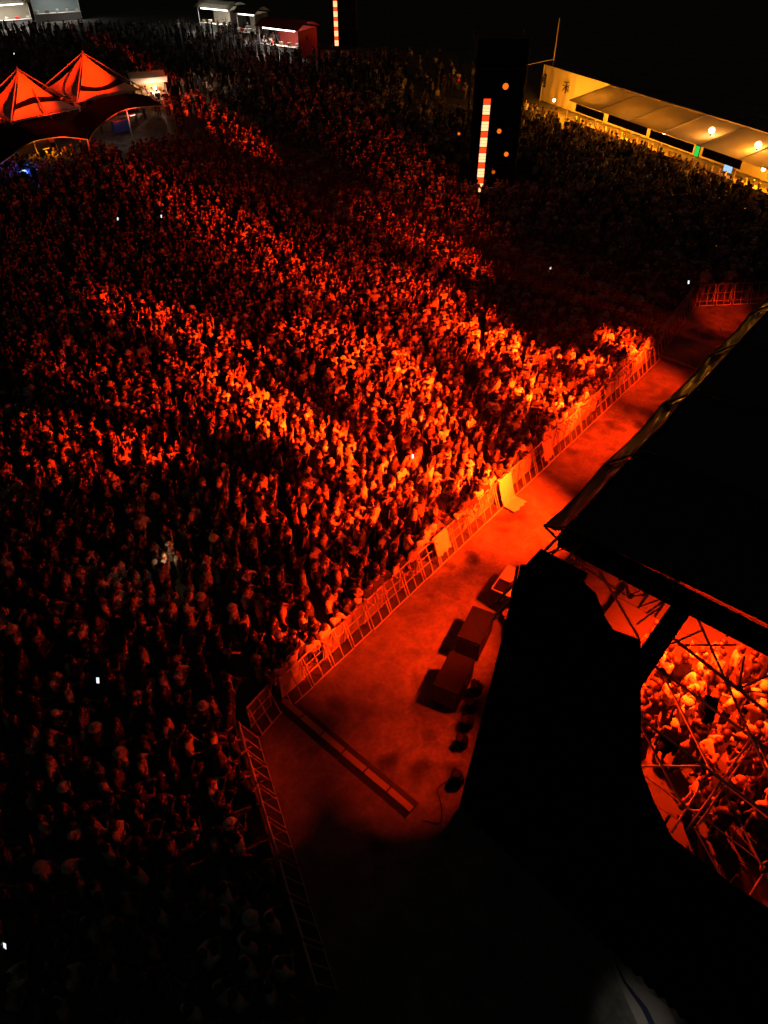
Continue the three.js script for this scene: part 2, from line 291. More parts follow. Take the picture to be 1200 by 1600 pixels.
{ // roof skin: a slack black tarpaulin in bays, with a sloping glossy front
  const o = thing('stage_roof', 'large black tarpaulin roof over the stage with glossy sagging front edge', 'roof', S(0, 0), TURN);
  const a0 = 4.4, a1 = 25.4, bays = 6, bw = (a1 - a0) / bays, fold = (x, y, s) => noise(x, y, s);
  for (let k = 0; k < bays; k++) {
    const x0 = a0 + k * bw;
    part('roof_sheet', thick(14, 28, (u, v) => V(x0 + u * bw, 9.17 + 0.5 * Math.sin(Math.PI * Math.min(1, v * 1.2)) * 0.35 - 0.1 * Math.sin(Math.PI * u) + 0.04 * fold(u * 4 + k * 7, v * 9, 3), 6.15 + v * 11), 0.012), M.tarp, o);
    part('front_valance', thick(30, 14, (u, v) => {
      const sag = 0.12 * Math.sin(Math.PI * u), wr = 0.14 * fold(u * 2.1 + k * 5, v * 5 + u * 3, 8) + 0.07 * fold(u * 4 + k * 3, v * 10 + u * 5, 5), x = x0 + u * bw;
      return V(x + (k === 0 ? 0.55 * (1 - u) * (1 - v) : 0), 8.4 + v * 0.78 - 0.06 * Math.sin(Math.PI * v), 5.45 + sag * (1 - v) * 0.6 + v * 0.7 + 0.1 * Math.sin(Math.PI * v) + wr * Math.sin(Math.PI * (0.08 + 0.84 * v)));
    }, 0.012), M.vinyl, o);
    part('edge_rope', tube([V(x0 + (k ? 0.02 : 0.55), 8.4, 5.44), V(x0 + bw * 0.25 + (k ? 0 : 0.41), 8.4, 5.49), V(x0 + bw / 2 + (k ? 0 : 0.27), 8.4, 5.51), V(x0 + bw * 0.75 + (k ? 0 : 0.14), 8.4, 5.49), V(x0 + bw - 0.02, 8.4, 5.44)], 0.02, 16, 6), M.darkSteel, o);
    part('rib', tube([V(x0 + (k ? 0 : 0.55), 8.43, 5.44), V(x0 + (k ? 0.03 : 0.3), 8.8, 5.84), V(x0, 9.22, 6.18), V(x0, 9.38, 9), V(x0, 9.22, 17.2)], 0.03, 20, 6), M.darkSteel, o);
  }
  part('edge_bar', bar(V(a0 + 0.55, 8.4, 5.44), V(a0 + 0.3, 8.3, 6.3), 0.028), M.darkSteel, o);
}
{ // black drape wall that hides the near wing of the stage
  const o = thing('wing_drape', 'tall black drape wall hiding the near side of the stage', 'drape', S(0, 0), TURN);
  const prof = [[6.3, 10.2], [6.51, 10.36], [7.0, 11.0], [7.6, 10.9], [7.95, 10.8], [8.23, 10.42], [8.42, 10.26], [8.9, 10.44], [9.14, 9.6], [9.44, 8.52], [9.77, 7.32], [10.26, 6.62], [10.82, 6.0], [12, 6.05], [12.64, 6.2], [13.3, 6.3], [16.6, 6.3]];
  const topAt = (pe) => { for (let i = 1; i < prof.length; i++) if (pe <= prof[i][0]) { const t = (pe - prof[i - 1][0]) / (prof[i][0] - prof[i - 1][0]); return prof[i - 1][1] + Math.max(0, t) * (prof[i][1] - prof[i - 1][1]); } return 7; };
  const alAt = (pe, f) => 1.72 - 0.105 * (pe - 6) + f * 0.15;
  for (let k = 0; k < 7; k++) {
    const p0 = 6.05 + k * 1.5;
    part('drape_panel', thick(60, 16, (u, v) => { const pe = p0 + u * 1.5; const lean = k === 0 ? 0.38 * (1 - u) : 0; const top = topAt(pe + lean * v); return V(alAt(pe, v) + (0.035 * Math.sin(u * 34 + k) + 0.03 * noise(u * 5, v * 3, k)) * (1 - v), 0.02 + v * (top - 0.02), pe + lean * v); }, 0.02), M.drape, o);
  }
  for (let k = 0; k < 8; k++) { const pe = 6.25 + k * 1.45; part('pole', bar(V(alAt(pe, 0) + 0.45, 0, pe), V(alAt(pe, 0) + 0.45, Math.min(topAt(pe), 10) - 0.1, pe), 0.03), M.darkSteel, o); }
}
{
  const o = thing('line_array', 'hanging black line array speaker behind the top of the drape', 'speaker', S(2.35, 6.95), TURN);
  for (let k = 0; k < 8; k++) part('cabinet', box(0.5, 0.33, 1.0).rotateZ(0.02 * k).translate(-0.012 * k * k, 10.0 - k * 0.36, 0), M.blackPaint, o);
  part('hanger', box(0.12, 0.25, 0.12, 0, 10.25, 0), M.darkSteel, o);
}
// lit lamps on the front truss: each one throws a red beam
const lensOn = glow(RED, 6);
const beams = [ // al on the truss, seen target u, v, candela, full cone in degrees, blend
  [14.2, 835, 775, 3800, 46, 1], [9.5, 690, 950, 900, 52, 1], [19, 960, 645, 1500, 52, 1], [7.6, 690, 1125, 330, 32, 1], [7, 430, 1180, 200, 26, 1], [6, 150, 1100, 100, 46, 1], [11, 565, 790, 4200, 15, 1], [10, 470, 800, 2000, 16, 1], [10, 800, 905, 520, 24, 1, 1.1],
  [12.5, 755, 745, 8000, 24, 0.9], [15.5, 880, 625, 8000, 22, 0.9], [18, 970, 535, 8000, 13, 0.8], [13.5, 660, 650, 9500, 19, 0.9], [16.5, 785, 542, 22000, 14, 0.9],
  [15, 600, 570, 17000, 15, 0.9], [11.5, 455, 665, 25000, 10, 0.8], [12.2, 375, 605, 24000, 8, 0.8], [13, 285, 515, 14000, 8, 0.9], [10, 172, 692, 6500, 7.5, 1], [8.4, 512, 985, 2600, 17, 1],
  [10.5, 320, 330, 4200, 8, 1], [17, 420, 400, 4200, 11, 1], [19, 670, 380, 4600, 11, 1], [21, 1045, 575, 1000, 36, 1], [9, 30, 715, 1700, 9, 1], [11, 600, 730, 9000, 20, 1], [11, 700, 830, 3200, 22, 1], [17, 840, 610, 8000, 16, 1], [20, 1000, 545, 6500, 14, 1], [13, 250, 620, 3000, 12, 1],
  [18, 905, 565, 8000, 12, 1], [17, 690, 480, 5000, 14, 1], [20.5, 620, 260, 2200, 13, 1], [14.8, 300, 165, 20000, 5, 1], [15.8, 150, 138, 70000, 5, 0.6, 3.6], [12.8, 58, 168, 70000, 5, 0.6, 3.6], [7.2, 360, 880, 170, 40, 1],
  [22, 1150, 485, 1100, 16, 0.8], [14, 300, 420, 850, 44, 1], [16, 620, 480, 1300, 30, 1],
];
const bearing = ([, u, v]) => { const p = sight(u, v, 1.4), [a, q] = toS(p.x, p.z); return Math.atan2(a - 14, 9 - q); };
beams.sort((a, b) => bearing(a) - bearing(b));
beams.forEach(([, u, v, cd, deg, blend, th = 1.4], i) => {
  const al = 6.0 + i * 0.49, low = deg > 35 ? 0.95 : i % 2 ? 0.48 : 0, from = S(al, low > 0.9 ? 5.9 : 6.1, 8.1 - low), to = sight(u, v, th), dir = to.clone().sub(from).normalize();
  const mh = movingHead(V(from.x, 8.22 - low, from.z), `lit red moving light under the front roof truss, ${ORD(i + 1)} of the beam row`, 'lit lights under the front truss', dir, true, lensOn);
  if (low) part('drop_pole', bar(V(0, 0, 0), V(0, -low, 0), 0.02), M.darkSteel, mh);
  const lens = V(from.x, 7.84 - low, from.z).addScaledVector(dir, 0.26);
  spot(lens, to, RED, cd, deg, blend, 5);
});
// lamps over the people on the stage
const deckLamps = [[3.6, 6.25, 4.2, 11.6, 420, 42, 8.1], [2.9, 6.25, 3.0, 13, 320, 42, 8.1], [8.6, 8.2, 8.6, 9.2, 1260, 80], [11.6, 8.2, 11.0, 8.6, 500, 80], [7.4, 8.2, 6.8, 10.6, 900, 70], [10.2, 8.2, 9.6, 11.5, 1080, 80]];
deckLamps.forEach(([a, p, ta, tp, cd, deg, hh], i) => {
  const from = S(a, p, hh || 7.15), to = S(ta, tp, hh ? 5.2 : 1.6), dir = to.clone().sub(from).normalize();
  movingHead(V(from.x, from.y + 0.04, from.z), `lit red moving light over the stage, ${ORD(i + 1)} of six counted from the drape`, 'lit lights over the stage', dir, true, lensOn);
  spot(V(from.x, from.y - 0.34, from.z).addScaledVector(dir, 0.26), to, RED, cd, deg, 0.9, 5);
});

// ------------------------------------------------------------------ people: bodies meshed from tapered limbs joined smoothly
function nets(f, lo, hi, c) {                       // naive surface nets of a distance function
  const n = [0, 1, 2].map((k) => Math.ceil((hi[k] - lo[k]) / c) + 1), [nx, ny, nz] = n, id = (i, j, k) => (k * ny + j) * nx + i;
  const d = new Float32Array(nx * ny * nz);
  for (let k = 0; k < nz; k++) for (let j = 0; j < ny; j++) for (let i = 0; i < nx; i++) d[id(i, j, k)] = f(lo[0] + i * c, lo[1] + j * c, lo[2] + k * c);
  const vert = new Int32Array(nx * ny * nz).fill(-1), pos = [], ix = [];
  for (let k = 0; k < nz - 1; k++) for (let j = 0; j < ny - 1; j++) for (let i = 0; i < nx - 1; i++) {
    let sx = 0, sy = 0, sz = 0, m = 0;
    for (let e = 0; e < 12; e++) {
      const ax = e >> 2, b1 = e & 1, b2 = (e >> 1) & 1, o = [0, 0, 0], q = [0, 0, 0];
      o[(ax + 1) % 3] = q[(ax + 1) % 3] = b1; o[(ax + 2) % 3] = q[(ax + 2) % 3] = b2; q[ax] = 1;
      const a = d[id(i + o[0], j + o[1], k + o[2])], b = d[id(i + q[0], j + q[1], k + q[2])];
      if ((a < 0) !== (b < 0)) { const t = a / (a - b); sx += o[0] + (q[0] - o[0]) * t; sy += o[1] + (q[1] - o[1]) * t; sz += o[2] + (q[2] - o[2]) * t; m++; }
    }
    if (m) { vert[id(i, j, k)] = pos.length / 3; pos.push(lo[0] + (i + sx / m) * c, lo[1] + (j + sy / m) * c, lo[2] + (k + sz / m) * c); }
  }
  const st = [1, nx, nx * ny];
  for (let k = 1; k < nz - 1; k++) for (let j = 1; j < ny - 1; j++) for (let i = 1; i < nx - 1; i++) for (let ax = 0; ax < 3; ax++) {
    const p = id(i, j, k), a = d[p], b = d[p + st[ax]];
    if ((a < 0) === (b < 0)) continue;
    const u = st[(ax + 1) % 3], v = st[(ax + 2) % 3], q = [vert[p], vert[p - u], vert[p - u - v], vert[p - v]];
    if (q.some((x) => x < 0)) continue;
    if (a < 0) ix.push(q[0], q[1], q[2], q[0], q[2], q[3]); else ix.push(q[0], q[2], q[1], q[0], q[3], q[2]);
  }
  const g = new THREE.BufferGeometry(); g.setAttribute('position', new THREE.Float32BufferAttribute(pos, 3)); g.setIndex(ix); g.computeVertexNormals(); return g;
}
const cone = (x, y, z, b) => { const [ax, ay, az, ra, bx, by, bz, rb] = b, dx = bx - ax, dy = by - ay, dz = bz - az; const t = Math.max(0, Math.min(1, ((x - ax) * dx + (y - ay) * dy + (z - az) * dz) / (dx * dx + dy * dy + dz * dz + 1e-9))); return Math.hypot(x - ax - dx * t, y - ay - dy * t, z - az - dz * t) - ra - (rb - ra) * t; };
const blend = (x, y, z, bones, k, add = 0) => { let s = 0; for (const b of bones) s += Math.exp(-cone(x, y, z, b) / k); return -k * Math.log(s + 1e-30) - add; };
const torso = [[-0.13, 1.36, -0.01, 0.075, 0.13, 1.36, -0.01, 0.075], [-0.075, 1.25, 0.01, 0.105, -0.06, 1.02, 0, 0.095], [0.075, 1.25, 0.01, 0.105, 0.06, 1.02, 0, 0.095], [-0.07, 0.93, -0.01, 0.105, 0.07, 0.93, -0.01, 0.105], [0, 1.4, -0.015, 0.06, 0, 1.54, 0.005, 0.05]];
const legs = [-1, 1].flatMap((s) => [[s * 0.085, 0.9, 0, 0.088, s * 0.1, 0.5, 0.015, 0.06], [s * 0.1, 0.5, 0.015, 0.058, s * 0.115, 0.09, -0.02, 0.042]]);
const feet = [-1, 1].map((s) => [s * 0.115, 0.05, -0.03, 0.045, s * 0.135, 0.04, 0.13, 0.036]);
const limbs = (el, wr) => [-1, 1].flatMap((s, i) => { const [ex, ey, ez] = el[i], [wx, wy, wz] = wr[i]; return [[s * 0.185, 1.385, -0.01, 0.055, s * ex, ey, ez, 0.042], [s * ex, ey, ez, 0.042, s * wx, wy, wz, 0.028]]; });
const headBones = [[0, 1.615, -0.012, 0.088, 0, 1.64, -0.012, 0.09], [0, 1.575, 0.03, 0.06, 0, 1.545, 0.045, 0.04], [0, 1.618, 0.085, 0.012, 0, 1.59, 0.098, 0.018], [-0.085, 1.62, -0.01, 0.02, -0.088, 1.595, -0.01, 0.014], [0.085, 1.62, -0.01, 0.02, 0.088, 1.595, -0.01, 0.014], [-0.03, 1.637, 0.066, 0.014, 0.03, 1.637, 0.066, 0.014], [-0.018, 1.562, 0.078, 0.01, 0.018, 1.562, 0.078, 0.01]];
const headGeoP = nets((x, y, z) => { const e = Math.min(Math.hypot(x - 0.032, y - 1.618, z - 0.088), Math.hypot(x + 0.032, y - 1.618, z - 0.088)) - 0.017; return Math.max(blend(x, y, z, headBones, 0.012), -e); }, [-0.13, 1.45, -0.14], [0.13, 1.77, 0.15], 0.021);
const eyes = [-1, 1].map((s) => new THREE.IcosahedronGeometry(0.013, 0).translate(s * 0.032, 1.617, 0.077));
function hand(wx, wy, wz, dir, side) {              // palm with four bent fingers of unequal length and a thumb
  const gs = [], up = V(0, 1, 0), seg = (p, q, r, s) => { const g = new THREE.CylinderGeometry(s, r, p.distanceTo(q), 5, 1, false); g.applyQuaternion(new THREE.Quaternion().setFromUnitVectors(up, q.clone().sub(p).normalize())); const m = p.clone().lerp(q, 0.5); gs.push(g.translate(m.x, m.y, m.z)); };
  gs.push(new THREE.SphereGeometry(1, 7, 5).scale(0.043, 0.052, 0.018).translate(0, 0.048, 0));
  [[-0.031, 0.062], [-0.011, 0.074], [0.011, 0.07], [0.03, 0.055]].forEach(([x, l]) => { const a = V(x * 0.9, 0.085, 0), b = V(x * 1.1, 0.085 + l * 0.55, 0.008), c = V(x * 1.12, 0.085 + l * 0.9, 0.034); seg(a, b, 0.0095, 0.0085); seg(b, c, 0.0085, 0.006); });
  const t0 = V(-0.032 * side, 0.03, 0.004), t1 = V(-0.062 * side, 0.062, 0.014), t2 = V(-0.066 * side, 0.09, 0.026); seg(t0, t1, 0.012, 0.0105); seg(t1, t2, 0.0105, 0.0075);
  const g = join(gs); g.applyQuaternion(new THREE.Quaternion().setFromUnitVectors(up, dir.clone().normalize())); return g.translate(wx, wy, wz);
}
const poses = [
  { say: 'arms down', el: [[0.245, 1.12, -0.03], [0.25, 1.12, -0.02]], wr: [[0.25, 0.88, 0.06], [0.255, 0.88, 0.08]] },
  { say: 'both arms up', el: [[0.32, 1.6, 0.08], [0.31, 1.61, 0.05]], wr: [[0.23, 1.86, 0.12], [0.27, 1.87, 0.06]] },
  { say: 'hand held up', el: [[0.245, 1.12, -0.02], [0.25, 1.2, 0.2]], wr: [[0.25, 0.88, 0.06], [0.1, 1.44, 0.31]] },
  { say: 'clapping', el: [[0.27, 1.17, 0.13], [0.27, 1.17, 0.13]], wr: [[0.055, 1.3, 0.29], [0.055, 1.3, 0.29]] },
  { say: 'one arm up', el: [[0.24, 1.12, -0.02], [0.29, 1.62, 0.06]], wr: [[0.2, 0.9, 0.13], [0.24, 1.89, 0.12]] },
  { say: 'forearms forward', el: [[0.25, 1.13, 0.08], [0.25, 1.13, 0.08]], wr: [[0.16, 1.07, 0.33], [0.12, 1.09, 0.33]] },
  { say: 'hands on hips', el: [[0.36, 1.16, -0.06], [0.36, 1.16, -0.06]], wr: [[0.19, 1.0, 0.03], [0.19, 1.0, 0.03]] },
  { say: 'hands at face', el: [[0.22, 1.34, 0.25], [0.22, 1.33, 0.25]], wr: [[0.08, 1.55, 0.36], [0.08, 1.55, 0.36]] },
];
const tinted = (g, f) => { const c = clean(g); c.deleteAttribute('uv'); const p = c.attributes.position, a = new Float32Array(p.count * 3); for (let i = 0; i < p.count; i++) { const k = f(p.getX(i), p.getY(i), p.getZ(i)); a.set([k, k, k], i * 3); } c.setAttribute('color', new THREE.BufferAttribute(a, 3)); return c; };
const NB = { body: [], shirt: [] };
for (const p of poses) {
  const arms = limbs(p.el, p.wr), lo = [-0.5, -0.02, -0.28], hi = [0.5, 2.0, 0.46];
  const skin = nets((x, y, z) => blend(x, y, z, [...torso, ...legs, ...feet, ...arms], 0.014), lo, hi, 0.044);
  const hs = [-1, 1].map((s, i) => { const e = V(s * p.el[i][0], p.el[i][1], p.el[i][2]), w = V(s * p.wr[i][0], p.wr[i][1], p.wr[i][2]); return hand(w.x, w.y, w.z, w.clone().sub(e), s); });
  NB.body.push(mergeGeometries([tinted(skin, (x, y) => (y < 0.085 ? 0.12 : 1)), tinted(headGeoP, (x, y, z) => (z > 0.06 && Math.abs(y - 1.562) < 0.009 && Math.abs(x) < 0.024 ? 0.62 : 1)), ...hs.map((g) => tinted(g, () => 1)), ...eyes.map((g) => tinted(g, () => 0.08))]));
  const sleeve = arms.filter((_, i) => i % 2 === 0).map(([a, b, c, r, x, y, z, q]) => [a, b, c, r, a + (x - a) * 0.72, b + (y - b) * 0.72, c + (z - c) * 0.72, q + 0.006]);
  NB.shirt.push(clean(nets((x, y, z) => Math.max(blend(x, y, z, [...torso.slice(0, 4), ...sleeve], 0.016, 0.017 + 0.006 * noise(x * 14, y * 9, z * 14)), 0.865 - y, y - 1.46), [-0.45, 0.84, -0.25], [0.45, 1.75, 0.34], 0.037)));
}
const trousers = nets((x, y, z) => Math.max(blend(x, y, z, [torso[3], ...legs], 0.016, 0.016 + 0.006 * noise(x * 12, y * 8, z * 12)), 0.07 - y, y - 0.97), [-0.26, 0.04, -0.18], [0.26, 1.0, 0.18], 0.048);
const skirt = nets((x, y, z) => Math.max(Math.hypot(x, z * 1.15) - (0.17 + (0.95 - y) * 0.22) + 0.012 * Math.sin(Math.atan2(z, x) * 9) * (0.95 - y) * 2, 0.5 - y, y - 0.97), [-0.34, 0.46, -0.32], [0.34, 1.0, 0.32], 0.034);
const hairS = nets((x, y, z) => { const r = Math.hypot(x, (y - 1.648) * 0.95, z + 0.022) - 0.112 + 0.006 * noise(x * 40, y * 40, z * 40); return Math.max(r, z - 0.055 - (y - 1.66) * 0.75 > 0 ? z - 0.055 - (y - 1.66) * 0.75 : -1, 1.57 - y + (z > -0.02 ? (z + 0.02) * 1.2 : 0)); }, [-0.15, 1.53, -0.17], [0.15, 1.8, 0.14], 0.024);
const hairL = nets((x, y, z) => { const r = Math.hypot(x, (y - 1.645) * 0.95, z + 0.022) - 0.115, l = cone(x, y, z, [0, 1.6, -0.07, 0.085, 0, 1.3, -0.1, 0.06]) + 0.012 * noise(x * 30, y * 12, z * 30), q = Math.min(r, l); return Math.max(q, z - 0.05 - (y - 1.66) * 0.75, 1.23 - y); }, [-0.16, 1.2, -0.22], [0.16, 1.8, 0.14], 0.026);
const hatGeo = new THREE.LatheGeometry([[0, 0.13], [0.075, 0.125], [0.1, 0.1], [0.112, 0.02], [0.118, 0.0], [0.185, -0.035], [0.19, -0.042], [0.115, -0.008]].map((p) => new THREE.Vector2(...p)), 18).translate(0, 1.675, -0.015);
const capGeo = join([new THREE.SphereGeometry(0.12, 14, 7, 0, Math.PI * 2, 0, Math.PI / 2).scale(1, 0.95, 1.05).translate(0, 1.66, -0.02), box(0.15, 0.014, 0.12, 0, 1.668, 0.13, 0.006)]);
const skins = [[0.42, 0.25, 0.17], [0.5, 0.32, 0.23], [0.34, 0.2, 0.13]], shirtsC = [[0.7, 0.68, 0.66], [0.55, 0.5, 0.48], [0.36, 0.34, 0.33], [0.16, 0.15, 0.16], [0.05, 0.05, 0.055], [0.025, 0.025, 0.028], [0.5, 0.28, 0.2], [0.08, 0.1, 0.2]], pantsC = [[0.03, 0.03, 0.035], [0.06, 0.07, 0.12], [0.2, 0.18, 0.15], [0.09, 0.085, 0.08]], hairsC = [[0.012, 0.01, 0.009], [0.03, 0.018, 0.012], [0.07, 0.04, 0.02]], hatsC = [[0.6, 0.55, 0.45], [0.7, 0.7, 0.68], [0.04, 0.04, 0.04], [0.4, 0.3, 0.2]];
const mk = (list, r, e) => list.map((c) => mat(c, r, e));
const SK = mk(skins, 0.6, { vertexColors: true }), SH = mk(shirtsC, 0.9), PA = mk(pantsC, 0.9), HA = mk(hairsC, 0.55), HT = mk(hatsC, 0.85);
const shirtWord = ['white', 'pale', 'grey', 'dark grey', 'black', 'black', 'mid-toned', 'dark'];
const trousersC = clean(trousers), skirtC = clean(skirt), hairSC = clean(hairS), hairLC = clean(hairL);
[trousersC, skirtC, hairSC, hairLC].forEach((g) => g.deleteAttribute('uv'));
NB.shirt.forEach((g) => g.deleteAttribute('uv'));
function dress() {
  const pose = pick([0, 0, 0, 1, 2, 2, 3, 3, 4, 5, 5, 6, 7]), sh = pick([0, 0, 0, 0, 1, 2, 3, 4, 4, 4, 5, 5, 5, 7]), long = rnd() < 0.42;
  return { pose, sh, sk: Math.floor(rnd() * 3), pa: Math.floor(rnd() * 4), hc: pick([0, 0, 0, 1, 1, 2]), long, skirt: long && rnd() < 0.25, hat: rnd() < 0.1 ? (rnd() < 0.5 ? 'hat' : 'cap') : null, ht: Math.floor(rnd() * 4), size: rr(0.97, 1.12) * (long ? 0.96 : 1), tip: rr(-0.06, 0.06), tilt: rr(-0.06, 0.1) };
}
function person(pos, turn, c, label, group) {
  const o = thing('person', label, 'person', pos, turn, group);
  o.rotation.set(c.tilt, turn, c.tip, 'YXZ'); o.scale.setScalar(c.size);
  part('body', NB.body[c.pose], SK[c.sk], o); part('shirt', NB.shirt[c.pose], SH[c.sh], o); part(c.skirt ? 'skirt' : 'trousers', c.skirt ? skirtC : trousersC, PA[c.pa], o);
  part('hair', c.long ? hairLC : hairSC, HA[c.hc], o); if (c.hat) part(c.hat, c.hat === 'hat' ? hatGeo : capGeo, HT[c.ht], o);
  return o;
}
const look = (c) => `${c.hat ? c.hat === 'hat' ? 'hatted ' : 'capped ' : ''}person in ${shirtWord[c.sh]} top, ${poses[c.pose].say},`;

// where the audience stands
const STAGE_MID = S(14.3, 8);
const tentD = V(0.69, 0, -0.724), tentN = V(0.724, 0, 0.69);       // the row of tents and the way it faces
const vendorO = V(16.9, 0, -86.8), vendorD = V(0.485, 0, 0.8745), vendorN = V(-0.8745, 0, 0.485);
function free(x, z) {
  const [al, pe] = toS(x, z);
  if (al > -0.9 && al < 29.2 && pe > -0.62) return false;
  if (al <= -0.9 && pe > -0.05 + (al + 0.55) * -1.925 - 0.55 * 2.1) return false;
  if (al <= -0.5 && pe > 9) return false;
  if (al >= 29.2 && pe > -0.75 - (al - 29.2) * 0.117 && al < 35.9) return false;
  if (al >= 35.9 && pe > -1.4 + (al - 35.9) * 0.98) return false;
  let t = (x + 33) * tentD.x + (z + 72.6) * tentD.z, n = (x + 33) * tentN.x + (z + 72.6) * tentN.z;
  if (t > -4.5 && t < 13 && n > -5 && n < (t > 2 ? 13 : 9.5)) return false;
  if (Math.hypot(x + 21.6, z + 86.5) < 3) return false;
  t = (x - vendorO.x) * vendorD.x + (z - vendorO.z) * vendorD.z; n = (x - vendorO.x) * vendorN.x + (z - vendorO.z) * vendorN.z;
  if (n < 5.6 && t > -2) return false;
  if (n < 0) return false;
  if (x > 5.6 && x < 11.8 && z < -56.6 && z > -63) return false;
  if (x > -8.5 && x < -3 && z < -113 && z > -119) return false;
  if (z < -106) return x < -14 && rnd() < 0.7 && z > -125;
  if (x > 2 && z < -78 && x < 16) return rnd() < 0.25;
  return true;
}
const folk = [];
for (let z = -3; z > -127;) {
  const far = -z, step = far < 48 ? 0.64 : far < 70 ? 0.78 : far < 92 ? 1.05 : 1.2;
  z -= step * 0.86;
  const half = (Math.hypot(EYE, z) * 600 / FOCAL) + 3;
  for (let x = -half; x < half; x += step) {
    const px = x + rr(-0.26, 0.26) * step * 1.4, pz = z + rr(-0.26, 0.26) * step * 1.4;
    if (rnd() < 0.07 + 0.16 * Math.max(0, noise(px * 0.22, pz * 0.22, 3)) || !free(px, pz)) continue;
    const p = V(px, 0, pz), q = shown(V(px, 1.5, pz));
    if (q[0] < -40 || q[0] > 1240 || q[1] < -40 || q[1] > 1660) continue;
    folk.push({ p, q });
  }
}
for (let al = 1.1; al < 28.9; al += rr(0.42, 0.62)) { const p = S(al, rr(-0.7, -0.63)); folk.push({ p, q: shown(V(p.x, 1.5, p.z)), front: true }); }
for (const f of folk) {
  [f.al, f.pe] = toS(f.p.x, f.p.z);
  const lit = f.al > 1 && f.al < 30 ? 1 : f.al > -4 ? 0.72 : 0.5;
  f.score = (1 / f.q[2]) * lit * (f.pe > -4.5 ? 1.15 : f.pe > -12 ? 0.9 : 0.75) * (f.q[1] > 1180 ? 0.45 : 1);
  f.c = dress(); f.turn = Math.atan2(STAGE_MID.x - f.p.x, STAGE_MID.z - f.p.z) + rr(-0.45, 0.45);
  if (f.p.z < -85) f.turn = rr(0, 6.28);
  if (f.front) { f.c.pose = pick([5, 5, 3, 2, 1, 7, 0]); f.turn = TURN + rr(-0.35, 0.35); f.c.tilt = rr(0.02, 0.2); }
}
folk.sort((a, b) => b.score - a.score);
const NEAR = 236, near = folk.slice(0, NEAR), rest = folk.slice(NEAR);
near.sort((a, b) => a.al - b.al);
const rows = {};
for (const f of near) {
  const k = Math.max(0, Math.round((-f.pe - 0.65) / 0.75)), n = rows[k] = (rows[k] || 0) + 1;
  const where = k === 0 ? `${ORD(n)} along the front barrier` : `${ORD(n)} in ${ORD(k + 1)} row from barrier`;
  person(f.p, f.turn, f.c, `${look(f.c)} ${where}`, 'audience members in the rows near the barrier');
}
{ // everyone farther back or in the dark: one crowd
  const crowd = new THREE.Group(); crowd.name = 'crowd'; crowd.userData = { kind: 'stuff', label: 'dense audience standing packed across the whole ground behind the front rows', category: 'crowd' }; scene.add(crowd);
  const base = { skin: mat([1, 1, 1], 0.6, { vertexColors: true }), shirt: mat([1, 1, 1], 0.9), hair: mat([1, 1, 1], 0.55) };
  const m4 = new THREE.Matrix4(), e = new THREE.Euler(), qt = new THREE.Quaternion(), col = new THREE.Color();
  const place = (f) => m4.compose(f.p, qt.setFromEuler(e.set(f.c.tilt, f.turn, f.c.tip, 'YXZ')), V(1, 1, 1).multiplyScalar(f.c.size));
  const put = (name, geo, material, list, color) => {
    if (!list.length) return;
    const im = new THREE.InstancedMesh(geo, material, list.length); im.name = name; im.castShadow = im.receiveShadow = true; im.userData.kind = 'stuff';
    list.forEach((f, i) => { im.setMatrixAt(i, place(f)); im.setColorAt(i, col.setRGB(...color(f))); }); crowd.add(im);
  };
  poses.forEach((_, k) => { const l = rest.filter((f) => f.c.pose === k); put('crowd_bodies', NB.body[k], base.skin, l, (f) => skins[f.c.sk]); put('crowd_shirts', NB.shirt[k], base.shirt, l, (f) => shirtsC[f.c.sh]); });
  put('crowd_trousers', trousersC, base.shirt, rest.filter((f) => !f.c.skirt), (f) => pantsC[f.c.pa]); put('crowd_skirts', skirtC, base.shirt, rest.filter((f) => f.c.skirt), (f) => pantsC[f.c.pa]);
  put('crowd_hair_short', hairSC, base.hair, rest.filter((f) => !f.c.long), (f) => hairsC[f.c.hc]); put('crowd_hair_long', hairLC, base.hair, rest.filter((f) => f.c.long), (f) => hairsC[f.c.hc]);
  put('crowd_hats', hatGeo, base.shirt, rest.filter((f) => f.c.hat === 'hat'), (f) => hatsC[f.c.ht]); put('crowd_caps', capGeo, base.shirt, rest.filter((f) => f.c.hat === 'cap'), (f) => hatsC[f.c.ht]);
  console.log('crowd', folk.length, 'triangles per person', NB.body[0].attributes.position.count / 3, NB.shirt[0].attributes.position.count / 3, trousersC.attributes.position.count / 3, hairSC.attributes.position.count / 3, hairLC.attributes.position.count / 3);
}
{ // people crowded on the stage deck, seen through the open frame
  const spots = [];
  for (let j = 0; j < 10; j++) for (let i = 0; i < 14; i++) {
    const al = 4.9 + i * 0.52 + rr(-0.16, 0.16), pe = 7.7 + j * 0.52 + rr(-0.16, 0.16);
    const q = shown(S(al, pe, DECK + 1.6));
    if (q[0] > 985 && q[0] < 1225 && q[1] > 990 && q[1] < 1275 && rnd() < 0.86 && !(q[0] < 1060 && q[1] > 1150)) spots.push([al, pe]);
  }
  spots.slice(0, 70).forEach(([al, pe], i) => { const c = dress(); if (c.hat === 'hat') c.hat = 'cap'; person(S(al, pe, DECK), TURN + Math.PI + rr(-1.4, 1.4), c, `${look(c)} ${ORD(i + 1)} on the stage deck`, 'people standing on the stage deck'); });
}

